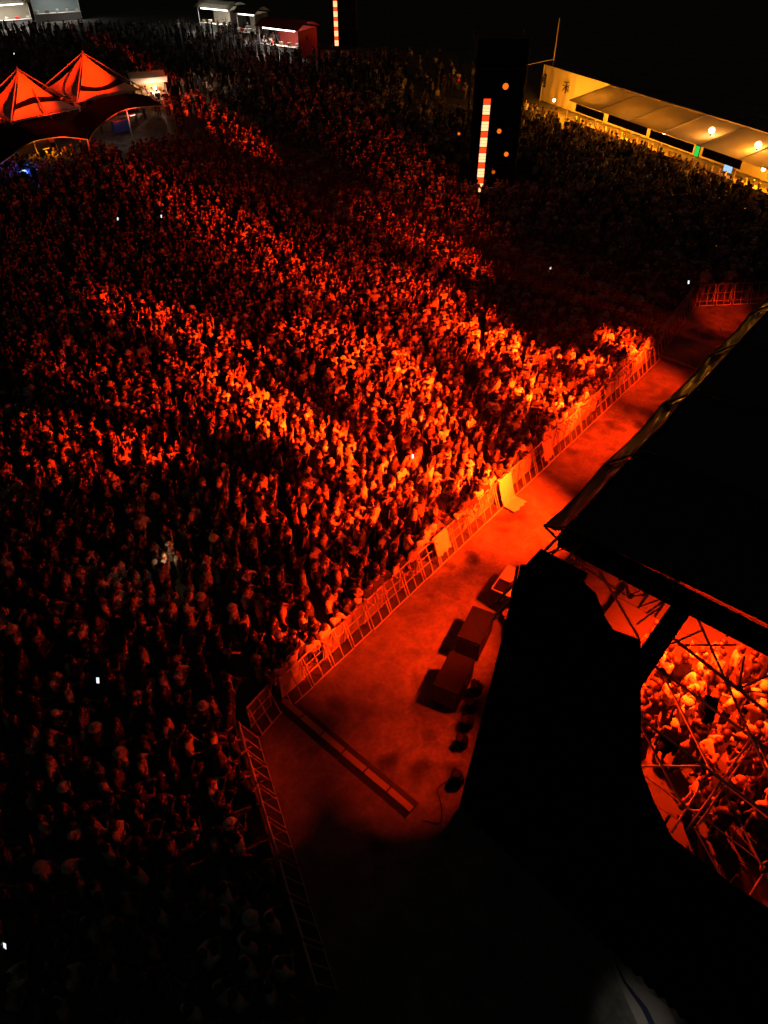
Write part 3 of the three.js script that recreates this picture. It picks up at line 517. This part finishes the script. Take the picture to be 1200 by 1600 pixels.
// ------------------------------------------------------------------ two peaked tents with porches
function peakTent(center, w, label, band) {
  const o = thing('peaked_tent', label, 'tent', center, Math.atan2(-tentD.z, tentD.x), 'peaked tents beside the crowd');   // local x runs along the row, local z faces the stage
  const hw = w / 2, eave = 2.6, peak = 5.6, cs = [[hw, hw], [-hw, hw], [-hw, -hw], [hw, -hw]];
  cs.forEach(([x, z], i) => {
    const [X, Z] = cs[(i + 1) % 4];
    part('canopy_side', thick(20, 14, (u, v) => {
      const ex = x + (X - x) * u, ez = z + (Z - z) * u, k = 1 - v, sag = 0.55 * Math.sin(Math.PI * v) * (0.35 + 0.65 * Math.sin(Math.PI * u));
      const inn = 1 - 0.1 * Math.sin(Math.PI * u) * k;
      return V(ex * k * inn, eave + (peak - eave) * (0.75 * v + 0.25 * v * v) - sag + 0.03 * noise(u * 5, v * 6, i), ez * k * inn);
    }, 0.01), i === 0 ? M.canopy : M.canopy, o);
    part('ridge_pole', bar(V(x * 1.03, eave + 0.1, z * 1.03), V(0, peak + 0.14, 0), 0.055), M.alu, o);
    part('leg', bar(V(x, 0, z), V(x, eave, z), 0.05), M.alu, o);
    part('eave_rail', bar(V(x, eave, z), V(X, eave, Z), 0.04), M.alu, o);
  });
  const skin = (u, v) => { const [x, z] = cs[0], [X, Z] = cs[1], k = 1 - v, inn = 1 - 0.1 * Math.sin(Math.PI * u) * k, sag = 0.55 * Math.sin(Math.PI * v) * (0.35 + 0.65 * Math.sin(Math.PI * u)); return V((x + (X - x) * u) * k * inn, eave + (peak - eave) * (0.75 * v + 0.25 * v * v) - sag + 0.05, (z + (Z - z) * u) * k * inn + 0.04); };
  part('printed_band', thick(20, 4, (u, v) => skin(u, 0.3 + 0.13 * v + (band ? 0.16 * Math.sin(Math.PI * u) : -0.04 * Math.sin(Math.PI * u))), 0.006), M.drape, o);
  part('finial', new THREE.ConeGeometry(0.1, 0.3, 8).translate(0, peak + 0.28, 0), M.alu, o);
  if (band) part('guy_bar', bar(V(0.5, peak - 1.2, 0.55), V(-0.1, eave + 0.15, hw + 0.1), 0.09), M.steel, o);
  return o;
}
const T1 = V(-32.5, 0, -72.9), T2 = V(-28.9, 0, -79.9);
peakTent(T1, 6.4, 'peaked tent with pale canopy glowing red, cut by the photo edge', true);
peakTent(T2, 6.8, 'peaked tent with pale canopy glowing red, beside the small yellow kiosk', false);
function porch(outline, h, label) {                 // a low black awning in front of a tent; outline given as seen corners, back edge then front edge
  const o = thing('black_awning', label, 'awning', V(0, 0, 0), 0, 'black awnings in front of the tents');
  const [back, front] = outline.map((l) => l.map(([u, v, dh]) => sight(u, v, h + dh)));
  const on = (l, t) => { const k = Math.min(l.length - 2, Math.floor(t * (l.length - 1))), f = t * (l.length - 1) - k; return l[k].clone().lerp(l[k + 1], f); };
  part('awning_sheet', thick(24, 8, (u, v) => { const p = on(back, u).lerp(on(front, u), v); p.y -= 0.12 * Math.sin(Math.PI * v); return p; }, 0.012), M.drape, o);
  part('front_rail', tube(front.map((p) => p.clone().add(V(0, -0.05, 0))), 0.05, 40, 6), M.alu, o);
  front.forEach((p, i) => { if (i % 2 === 0) part('leg', bar(V(p.x, 0, p.z), V(p.x, p.y - 0.05, p.z), 0.06), M.alu, o); });
  return o;
}
porch([[[-20, 208, 0.3], [24, 194, 0.3], [60, 189, 0.3], [84, 187, 0.3], [103, 198, 0]], [[-30, 272, 0], [0, 255, 0], [52, 220, 0.2], [95, 213, 0.1], [136, 217, 0]]], 2.5, 'wide black awning before the tent at the photo edge');
porch([[[100, 198, 0], [128, 172, 0.2], [160, 152, 0.3], [212, 146, 0.3], [234, 151, 0.1]], [[137, 222, -0.3], [150, 201, 0], [197, 170, 0.2], [226, 166, 0.1], [256, 164, -0.1]]], 2.5, 'black awning with red lit edge beside the yellow kiosk');
const railGeo = join([bar(V(-1, 1, 0), V(1, 1, 0), 0.03), bar(V(-1, 0, 0), V(-1, 1, 0), 0.03), bar(V(1, 0, 0), V(1, 1, 0), 0.03), bar(V(-1, 0.5, 0), V(1, 0.5, 0), 0.02)]);
function table(pos, turn, w, label, m) {
  const o = thing('bar_counter', label, 'counter', pos, turn, 'counters under the awnings');
  part('top', box(w, 0.06, 0.7, 0, 0.98, 0, 0.015), M.wood, o); part('front_panel', box(w - 0.06, 0.93, 0.04, 0, 0.475, 0.3), m, o);
  for (const s of [-1, 1]) part('end_panel', box(0.04, 0.93, 0.56, s * (w / 2 - 0.06), 0.475, 0), m, o);
}
const tTurn = Math.atan2(-tentD.z, tentD.x);
table(sight(50, 236, 0.5), tTurn, 3.4, 'wooden bar counter under the wide black awning', M.wood);
table(sight(190, 205, 0.4), tTurn, 1.6, 'blue fronted counter under the awning beside yellow kiosk', M.blue);
{
  const lampBox = (u, v, h, color, k, cd, name, label, w = 0.5) => {
    const p = sight(u, v, h), o = thing(name, label, 'lamp', p, tTurn, 'lamps under the tents');
    part('housing', box(w + 0.06, 0.08, 0.2, 0, 0.06, 0, 0.01), M.steel, o); part('bulb', box(w, 0.04, 0.14, 0, 0, 0), glow(color, k), o);
    point(p.clone().add(V(0, -0.14, 0)), color, cd, 6);
  };
  lampBox(72, 232, 2.1, AMBER, 3, 7, 'work_lamp', 'warm work lamp hung under the wide black awning');
  lampBox(150, 190, 2.2, WHITE, 3, 1.4, 'work_lamp', 'white work lamp glowing between the two awnings');
  lampBox(207, 180, 2.2, WHITE, 3, 0.7, 'work_lamp', 'white work lamp under the awning beside yellow kiosk');
  const bl = new THREE.Color().setRGB(0.03, 0.13, 1), p = sight(44, 268, 1.0), o = thing('blue_screen', 'glowing blue double screen on a stand before the tent', 'screen', p.clone().setY(0), tTurn - 0.5);
  part('stand', join([bar(V(0, 0, 0), V(0, 0.9, 0), 0.03), box(0.4, 0.03, 0.3, 0, 0.015, 0)]), M.darkSteel, o);
  for (const s of [-1, 1]) { const f = part('panel_case', box(0.62, 0.4, 0.05, s * 0.34, 1.05, 0, 0.01), M.black, o); part('screen', box(0.56, 0.2, 0.01, s * 0.34, 1.05, 0.032), glow(bl.clone().lerp(new THREE.Color(1, 1, 1), 0.12), 7), f); }
  point(V(p.x, 1.05, p.z).add(V(0.15, 0, 0.35)), bl, 5, 8);
}
for (const [u, v, h] of [[30, 236], [68, 230], [88, 232], [118, 222], [160, 200], [214, 182], [228, 178]].map(([u, v]) => [u, v, 0])) {
  const c = dress(); c.pose = 0; c.hat = null; person(sight(u, v + 8, 0), rr(0, 6.28), c, `person in ${shirtWord[c.sh]} top standing in the tents ${u < 100 ? 'under the wide awning' : 'near the yellow kiosk'}, ${ORD(Math.round(u / 30))} spot`, 'people serving in the tents');
}
// ------------------------------------------------------------------ small yellow kiosk and feather flag
{
  const p = sight(240, 168, 0), o = thing('yellow_kiosk', 'small glowing yellow kiosk with a sloping roof at the tent row end', 'kiosk', p, 0.35);
  const w = 3.2, h = 2.3, d = 2.4, cy = mat([0.7, 0.6, 0.35], 0.8);
  part('back_wall', box(w, h, 0.06, 0, h / 2, -d / 2), cy, o); part('side_wall', box(0.06, h, d - 0.08, -w / 2 + 0.03, h / 2, 0), cy, o);
  part('roof_panel', thick(6, 4, (u, v) => V((u - 0.5) * (w + 0.5), h + 0.75 - v * 0.75, -d / 2 - 0.2 + v * (d / 2 + 0.2)), 0.05), M.canopyGrey, o);
  part('roof_panel', thick(6, 4, (u, v) => V((u - 0.5) * (w + 0.5), h + 0.75 - v * 0.75, d / 2 + 0.2 - v * (d / 2 + 0.2)), 0.05), M.canopyGrey, o);
  part('counter', box(w - 0.1, 0.9, 0.4, 0, 0.45, d / 2 - 0.2), cy, o); for (const s of [-1, 1]) part('post', bar(V(s * (w / 2 - 0.05), 0, d / 2), V(s * (w / 2 - 0.05), h, d / 2), 0.05), M.alu, o);
  const l = part('lamp', new THREE.SphereGeometry(0.16, 12, 8).translate(0.5, 1.9, 0.5), glow(WHITE.clone().lerp(AMBER, 0.5), 12), o);
  o.updateMatrixWorld(true);
  point(V(0.5, 1.9, 0.5).applyMatrix4(o.matrixWorld), WHITE.clone().lerp(AMBER, 0.6), 26, 8);
}
{
  const b = sight(281, 232, 0), o = thing('feather_flag', 'tall dark feather flag with red letters beside the yellow kiosk', 'flag', b, 0.25);
  part('base', box(0.6, 0.05, 0.6, 0, 0.025, 0), M.darkSteel, o);
  part('pole', tube([V(0, 0.05, 0), V(0, 2.5, 0), V(0.02, 4.4, 0), V(0.3, 5.1, 0), V(0.75, 5.15, 0)], 0.025, 30, 6), M.alu, o);
  part('cloth', thick(8, 30, (u, v) => { const y = 1.0 + v * 4.0, w = 0.75 * (v > 0.82 ? Math.sqrt(Math.max(0, 1 - ((v - 0.82) / 0.18) ** 2)) * 0.4 + 0.6 : 1); return V(0.04 + u * w + (v > 0.85 ? (v - 0.85) * 1.2 : 0), y, 0.05 * Math.sin(v * 9 + u * 4)); }, 0.006), mat([0.03, 0.025, 0.025], 0.9), o);
  const L = mat([0.7, 0.3, 0.28], 0.8), st = (pts, y) => { const g = []; for (let i = 1; i < pts.length; i++) g.push(bar(V(0.16 + pts[i - 1][0] * 0.5, y + pts[i - 1][1] * 0.6, 0.09), V(0.16 + pts[i][0] * 0.5, y + pts[i][1] * 0.6, 0.09), 0.035, 5)); part('letter', join(g), L, o); };
  st([[0, 0], [0, 1], [0.8, 0.85], [0.1, 0.5], [0.9, 0.2], [0, 0]], 3.6); st([[0, 0], [0.5, 1], [1, 0], [0.75, 0.4], [0.25, 0.4]], 2.75); st([[1, 0.9], [0.4, 1], [0.1, 0.7], [0.9, 0.35], [0.6, 0], [0, 0.1]], 1.9);
}
// ------------------------------------------------------------------ delay towers with lit strips
function tower(base, label, strips, lamps, lampsLabel) {
  const o = thing('delay_tower', label, 'tower', base.clone().add(V(0, 0, 0)), 0, 'delay towers in the crowd');
  const W = 3.6, D = 3.2, Ht = 10.5, pts = [[-0.9, 0], [W - 0.9, 0], [W - 0.9, -D], [-0.9, -D]];
  pts.forEach(([x, z]) => part('upright', bar(V(x, 0, z - 0.6), V(x, Ht, z - 0.6), 0.05), M.darkSteel, o));
  for (let k = 0; k < 5; k++) { const y = 0.3 + k * 2.1; pts.forEach(([x, z], i) => { const [X, Z] = pts[(i + 1) % 4]; part('ledger', bar(V(x, y, z - 0.6), V(X, y, Z - 0.6), 0.03), M.darkSteel, o); part('brace', bar(V(x, y, z - 0.6), V(X, y + 2.1, Z - 0.6), 0.022), M.darkSteel, o); }); }
  part('cladding', thick(10, 10, (u, v) => V(-0.85 + u * (W - 0.1), 0.2 + v * (Ht - 0.3), -0.72 + 0.03 * noise(u * 6, v * 9, 2)), 0.01), M.drape, o);
  part('platform', box(W, 0.08, D, W / 2 - 0.9, 8.6, -D / 2 - 0.6), M.darkSteel, o);
  const s = thing('led_strip', strips, 'light strip', base, 0, 'lit strips on the delay towers');
  part('backing', box(0.62, 6.9, 0.06, 0, 3.75, -0.06), M.black, s);
  const hot = glow(new THREE.Color().setRGB(1, 0.46, 0.2), 2.0), dim = glow(new THREE.Color().setRGB(1, 0.055, 0.006), 1.4), n = 6, c = 1.08;
  for (let i = 0; i < n; i++) {
    const y = 0.45 + i * c;
    for (let k = 0; k < 3; k++) part('led_tile', box(0.5, 0.19, 0.03, 0, y + 0.15 + k * 0.215, 0), hot, s);
    part('led_tile', box(0.5, 0.34, 0.03, 0, y + 0.9, 0), dim, s);
  }
  const l = new THREE.RectAreaLight(RED, 5.5, 0.5, 6.5); l.position.copy(base).add(V(0, 3.7, 0.06)); l.lookAt(base.x, 3.7, base.z + 5); scene.add(l);
  lamps.forEach(([u, v, h, k, r, red]) => {
    const p = sight(u, v, h), q = thing('tower_lamp', `${lampsLabel} tower, ${ORD(lamps.findIndex((a) => a[0] === u && a[1] === v) + 1)} from its top`, 'lamp', p, 0, 'small lamps on the delay towers');
    part('housing', new THREE.CylinderGeometry(r * 1.25, r * 0.8, 0.3, 12).rotateX(Math.PI / 2).translate(0, 0, -0.17), M.black, q);
    part('lens', new THREE.SphereGeometry(r, 12, 8).scale(1, 1, 0.4), glow(red ? DEEP : new THREE.Color().setRGB(1, 0.15, 0.008), k), q);
    part('bracket', bar(V(0, 0, -0.3), V(0, 0, -0.9), 0.03), M.darkSteel, q);
  });
}
tower(V(7.4, 0, -57.4), 'dark scaffold delay tower beside the bright striped light strip', 'tall striped red and white light strip standing among the crowd', [[773, 87, 9.3, 0.25, 0.3, true], [790, 135, 8.2, 1.3, 0.2], [717, 125, 8.2, 0.5, 0.1, true], [780, 205, 5.2, 1.1, 0.16], [717, 209, 5.2, 0.9, 0.1], [791, 241, 3.6, 1.4, 0.16], [771, 269, 2.4, 0.6, 0.13]], 'small glowing lamp on the main light strip');
tower(V(-6.4, 0, -113.5), 'dark far delay tower near the red roofed kiosk', 'far striped light strip cut by the photo top edge', [[541, 31, 3.2, 3, 0.3]], 'round orange lamp on the far');
// ------------------------------------------------------------------ white lit stalls at the back
function stall(u, v, turn, w, d, h, cd, roofM, wallM, label, sign) {
  const p = sight(u, v, 0), o = thing('market_stall', label, 'stall', p, turn, 'lit market stalls at the back of the ground');
  part('counter', box(w, 1.0, 0.6, 0, 0.5, d / 2 - 0.3), M.steel, o); part('counter_top', box(w + 0.1, 0.05, 0.7, 0, 1.03, d / 2 - 0.3), M.white, o);
  part('back_wall', box(w, h, 0.06, 0, h / 2, -d / 2), wallM, o); part('side_wall', box(0.06, h, d - 0.1, w / 2 - 0.03, h / 2, 0), wallM, o);
  part('canopy', thick(10, 6, (a, b) => V((a - 0.5) * (w + 0.6), h + 0.1 + 0.7 * Math.sin(Math.PI * b), (b - 0.5) * (d + 0.8)), 0.03), roofM, o);
  for (const s of [-1, 1]) part('post', bar(V(s * (w / 2 - 0.06), 0, d / 2), V(s * (w / 2 - 0.06), h + 0.1, d / 2), 0.05), M.alu, o);
  part('lamp_tube', box(w * 0.8, 0.12, 0.2, 0, h - 0.05, d / 2 - 0.1), glow(WHITE, 7), o);
  for (let i = 0; i < 5; i++) part('goods', new RoundedBoxGeometry(rr(0.3, 0.6), rr(0.25, 0.5), 0.35, 1, 0.03).translate(-w / 2 + 0.5 + i * (w - 1) / 4, 1.26, d / 2 - 0.4), pick([M.cream, M.redPaint, M.white, M.wood]), o);
  if (sign) part('sign_mark', join([bar(V(0, 0, 0), V(0, 0.5, 0), 0.04, 5), bar(V(0.02, 0.25, 0), V(0.28, 0.5, 0), 0.035, 5), bar(V(0.02, 0.25, 0), V(0.3, 0, 0), 0.035, 5), bar(V(-0.14, 0.36, 0), V(0.2, 0.36, 0), 0.03, 5)]).rotateY(Math.PI / 2).translate(w / 2 + 0.02, 1.7, 0.3), M.ink, o);
  o.updateMatrixWorld(true);
  const l = new THREE.RectAreaLight(WHITE, cd, w * 0.8, 0.3); l.position.copy(V(0, h - 0.2, d / 2 - 0.1).applyMatrix4(o.matrixWorld)); l.lookAt(l.position.x, -5, l.position.z); scene.add(l);
}
stall(452, 82, -0.55, 6.5, 4, 2.9, 40, M.redPaint, mat([0.72, 0.12, 0.1], 0.8), 'market stall with red roof and red end wall near far tower', true);
stall(350, 48, -0.5, 6, 3.5, 2.9, 40, M.canopyGrey, M.cream, 'white canopied stall lit by a bright tube at the photo top', false);
stall(398, 62, -0.5, 3.2, 3, 3.2, 9, M.wood, M.cream, 'narrow brown roofed stall between white canopied and red roofed stalls', false);
stall(14, 42, 0.45, 7, 3.5, 3.0, 45, M.canopyGrey, M.cream, 'white canopied stall glowing in the photo corner', false);
stall(92, 30, 0.4, 7, 3.5, 3.2, 16, M.canopyGrey, mat([0.4, 0.5, 0.55], 0.8), 'stall with pale shelves at the photo top beside corner stall', false);
{ const o = thing('parasol', 'closed grey parasol standing between the brown stall and red stall', 'parasol', sight(418, 70, 0), 0); part('pole', bar(V(0, 0, 0), V(0, 3.4, 0), 0.04), M.alu, o); part('cloth', new THREE.LatheGeometry([[0.02, 3.5], [0.14, 3.2], [0.26, 2.4], [0.38, 1.3], [0.3, 1.1]].map((p) => new THREE.Vector2(...p)), 12), mat([0.3, 0.3, 0.33], 0.9), o); part('base', new THREE.CylinderGeometry(0.35, 0.4, 0.12, 16).translate(0, 0.06, 0), M.darkSteel, o); }

// ------------------------------------------------------------------ long vendor tent lit by warm lamps
{
  const turn = Math.atan2(vendorN.x, vendorN.z), o = thing('vendor_tent', 'long vendor tent glowing amber with black hanging boards along its front', 'tent', vendorO, turn);
  // local z points to the crowd, local x runs back along the row: t metres along the row is x = sgn * t
  const sgn = Math.sign(V(1, 0, 0).applyAxisAngle(V(0, 1, 0), turn).dot(vendorD)), X = (t) => sgn * t, fr = 4.9;
  const W = (t, h, z) => V(X(t), h, z);
  for (let k = 0; k < 6; k++) part('canopy_panel', thick(16, 12, (u, v) => { const t = 10 + (k + (sgn > 0 ? u : 1 - u)) * 4; return W(t, 3.35 - 0.75 * v - 0.22 * Math.sin(Math.PI * v) * Math.sin(Math.PI * u) + 0.05 * noise(t, v * 4, 1), v * fr); }, 0.008), M.canopyGrey, o);
  for (let k = 0; k <= 6; k++) { const t = 10 + k * 4; part('rafter', bar(W(t, 3.38, 0), W(t, 2.62, fr), 0.04), M.alu, o); part('post', bar(W(t, 0, fr), W(t, 2.6, fr), 0.05), M.alu, o); part('post', bar(W(t, 0, 0), W(t, 3.35, 0), 0.05), M.alu, o); }
  for (let k = 0; k < 9; k++) part('wall_cloth', thick(12, 10, (u, v) => { const t = (k + (sgn > 0 ? u : 1 - u)) * 3.8; return W(t, 0.1 + v * 3.25, -0.05 + (0.16 * noise(t * 1.5, v * 2, 6) + 0.06 * Math.sin(t * 5)) * (1 - 0.3 * v)); }, 0.008), M.banner, o);
  part('top_rail', bar(W(0, 3.4, -0.05), W(34, 3.4, -0.05), 0.05), M.alu, o); part('end_post', bar(W(0, 0, 0), W(0, 3.4, 0), 0.06), M.alu, o);
  for (const [a, b, dy] of [[11.2, 15, 0], [15.6, 20.4, 0.05], [20.8, 25.6, 0], [26.6, 30.4, 0.04]]) part('hanging_board', box(b - a, 0.62, 0.05, X((a + b) / 2), 2.28 + dy, fr + 0.08), M.black, o);
  const stroke = (t, h, l, z) => part('character', join(l.map(([a, b, c, d]) => bar(W(t + a * 0.9, h + b, z), W(t + c * 0.9, h + d, z), 0.05, 5))), M.ink, o);
  stroke(3.7, 1.55, [[0.1, 1.0, 0.9, 1.08], [-0.05, 0.68, 1.0, 0.68], [0.48, 1.05, 0.48, 0], [0.45, 0.66, 0.02, 0.22], [0.52, 0.66, 0.98, 0.22]], 0.3);
  stroke(0.15, 1.55, [[0, 0, 0, 1.1], [0, 1.1, 0.8, 1.1], [0.8, 1.1, 0.8, 0], [0, 0, 0.8, 0], [0.25, 0.25, 0.25, 0.85], [0.55, 0.25, 0.55, 0.85], [0.25, 0.55, 0.55, 0.55]], 0.3);
  for (let k = 0; k < 6; k++) { part('counter', box(3.7, 0.95, 0.6, X(12 + k * 4), 0.475, 4.2), M.wood, o); for (let i = 0; i < 5; i++) part('goods', new THREE.CylinderGeometry(0.09, 0.11, rr(0.25, 0.45), 10).translate(X(10.6 + k * 4 + i * 0.7), 1.15, 4.2 + rr(-0.15, 0.15)), pick([M.white, M.cream, M.wood]), o); }
  o.updateMatrixWorld(true);
  const warm = glow(AMBER.clone().lerp(WHITE, 0.35), 14);
  const lamp = (t, h, z, cd, label) => { const p = W(t, h, z).applyMatrix4(o.matrixWorld), q = thing('hanging_bulb', label, 'lamp', p, 0, 'warm bulbs under the vendor tent'); part('bulb', new THREE.SphereGeometry(h > 3 ? 0.24 : 0.15, 12, 10), warm, q); part('socket', new THREE.CylinderGeometry(0.06, 0.06, 0.16, 8).translate(0, h > 3 ? -0.28 : 0.2, 0), M.black, q); point(p, AMBER, cd * 7, 8); };
  lamp(6.2, 1.7, 3.4, 14, 'warm bulb lighting the bare cloth wall with the black character'); lamp(11.5, 2.3, 2.6, 13, 'warm bulb under the end of the vendor canopy'); lamp(16.5, 1.9, 3.2, 10, 'warm bulb behind the second hanging board'); lamp(20.5, 1.9, 3, 7, 'warm bulb halfway along the vendor tent');
  lamp(25.0, 3.2, 2.6, 3.2, 'bright warm bulb over the canopy near green sign'); lamp(29.6, 3.25, 2.6, 5, 'bright warm bulb over the canopy at the photo edge'); lamp(31, 1.9, 3.0, 14, 'warm bulb behind the last hanging board');
  const gp = W(26.1, 2.25, fr + 0.15).applyMatrix4(o.matrixWorld), gs = thing('green_sign', 'small glowing green sign between the hanging boards', 'sign', gp, turn); part('sign_case', box(0.5, 0.85, 0.06, 0, 0, -0.02), M.black, gs); part('sign_face', box(0.42, 0.76, 0.02, 0, 0, 0.025), glow(new THREE.Color().setRGB(0.02, 0.75, 0.1), 0.9), gs); part('hanger', bar(V(0, 0.42, 0), V(0, 0.6, 0), 0.02), M.alu, gs);
  const bp = W(28.2, 1.35, 3.4).applyMatrix4(o.matrixWorld), bs = thing('blue_lit_menu', 'pale blue lit menu panel inside the vendor tent', 'sign', bp, turn); part('panel', box(0.9, 0.8, 0.05), M.black, bs); part('lit_sign', box(0.82, 0.72, 0.02, 0, 0, 0.04), glow(new THREE.Color().setRGB(0.4, 0.7, 1), 0.9), bs); part('stand', bar(V(0, -1.35, 0), V(0, -0.38, 0), 0.03), M.darkSteel, bs);
  const pole = thing('lattice_mast', 'thin amber lit mast rising above the vendor tent corner', 'mast', W(0.4, 0, -0.8).applyMatrix4(o.matrixWorld), 0); part('mast', bar(V(0, 0, 0), V(0, 7.5, 0), 0.05), M.alu, pole); part('stay', bar(V(0, 3.9, 0), V(-5.2, 3.1, 1), 0.03), M.alu, pole); for (let k = 0; k < 9; k++) part('rung', bar(V(-0.12, 3.6 + k * 0.42, 0), V(0.12, 3.8 + k * 0.42, 0), 0.02, 5), M.alu, pole);
}
// ------------------------------------------------------------------ phones and a work light behind the stage
const screenW = glow(new THREE.Color().setRGB(0.8, 0.9, 1), 1.4), phoneGeo = box(0.075, 0.155, 0.009), faceGeo = box(0.068, 0.145, 0.004, 0, 0, 0.0065);
[[252, 338, 'beyond the middle of the crowd'], [184, 342, 'far out by the tents'], [153, 1063, 'in the dark crowd by the photo edge'], [1076, 441, 'near the far pen'], [22, 84, 'near the corner stall'], [860, 418, 'in the far middle crowd'], [645, 713, 'in the bright middle crowd'], [8, 1479, 'in the dark bottom corner']].forEach(([u, v, w]) => {
  const p = sight(u, v, 1.62), o = thing('smartphone', `lit phone screen held up ${w}`, 'phone', p, rr(-0.5, 0.5), 'lit phone screens in the crowd'); o.rotation.x = -0.6;
  o.scale.setScalar(1.25); part('phone_case', phoneGeo, M.black, o); part('screen', faceGeo, screenW, o);
});
{
  const p = sight(262, 872, 1.75), o = thing('phone_torch', 'phone with its torch lighting faces in the dark crowd', 'phone', p, 0.8); part('phone_case', phoneGeo, M.black, o); part('lamp', new THREE.SphereGeometry(0.018, 8, 6).translate(0.02, 0.055, -0.012), glow(WHITE, 20), o);
  point(p.clone().add(V(0.02, 0.06, -0.03)), new THREE.Color().setRGB(1, 0.6, 0.25), 0.35, 1.5);
}
{
  const o = thing('walkway_mat', 'grey walkway mat with a dark blue stripe behind the stage', 'mat', V(0, 0, 0), 0);
  const L = [[948, 1482], [965, 1535], [985, 1578], [1025, 1660]].map(([u, v]) => sight(u, v, 0)), R = [[962, 1490], [992, 1534], [1042, 1572], [1085, 1660]].map(([u, v]) => sight(u, v, 0));
  const on = (l, t) => { const k = Math.min(2, Math.floor(t * 3)); return l[k].clone().lerp(l[k + 1], t * 3 - k); };
  part('mat_sheet', thick(8, 24, (u, v) => on(L, v).lerp(on(R, v), u).setY(0.03 + 0.012 * noise(u * 4, v * 9, 1)), 0.015), mat([0.3, 0.26, 0.24], 0.85, { bumpMap: clothBump, bumpScale: 0.01 }), o);
  part('stripe', thick(3, 24, (u, v) => on(L, v).lerp(on(R, v), 0.28 + u * 0.16).setY(0.045 + 0.012 * noise(1.2, v * 9, 1)), 0.008), mat([0.012, 0.02, 0.06], 0.8), o);
  const p = sight(1022, 1612, 1.6), q = thing('work_light', 'small white work light on a stand behind the stage at the photo bottom', 'lamp', V(p.x, 0, p.z), 0);
  part('stand', bar(V(0, 0, 0), V(0, 1.5, 0), 0.02), M.darkSteel, q); part('base', new THREE.CylinderGeometry(0.2, 0.22, 0.04, 16).translate(0, 0.02, 0), M.darkSteel, q); part('bulb', new THREE.SphereGeometry(0.03, 10, 8).translate(0, 1.52, 0), glow(WHITE, 0.8), q);
  part('shade', new THREE.CylinderGeometry(0.02, 0.14, 0.12, 14, 1, true).translate(0, 1.57, 0), M.darkSteel, q);
  spot(V(p.x, 1.46, p.z), V(p.x + 0.1, 0, p.z - 0.3), WHITE, 1.8, 80, 1, 2);
}

scene.fog = new THREE.FogExp2(0xffffff, 0.00015);   // thin stage smoke in the air
renderer.render(scene, camera);
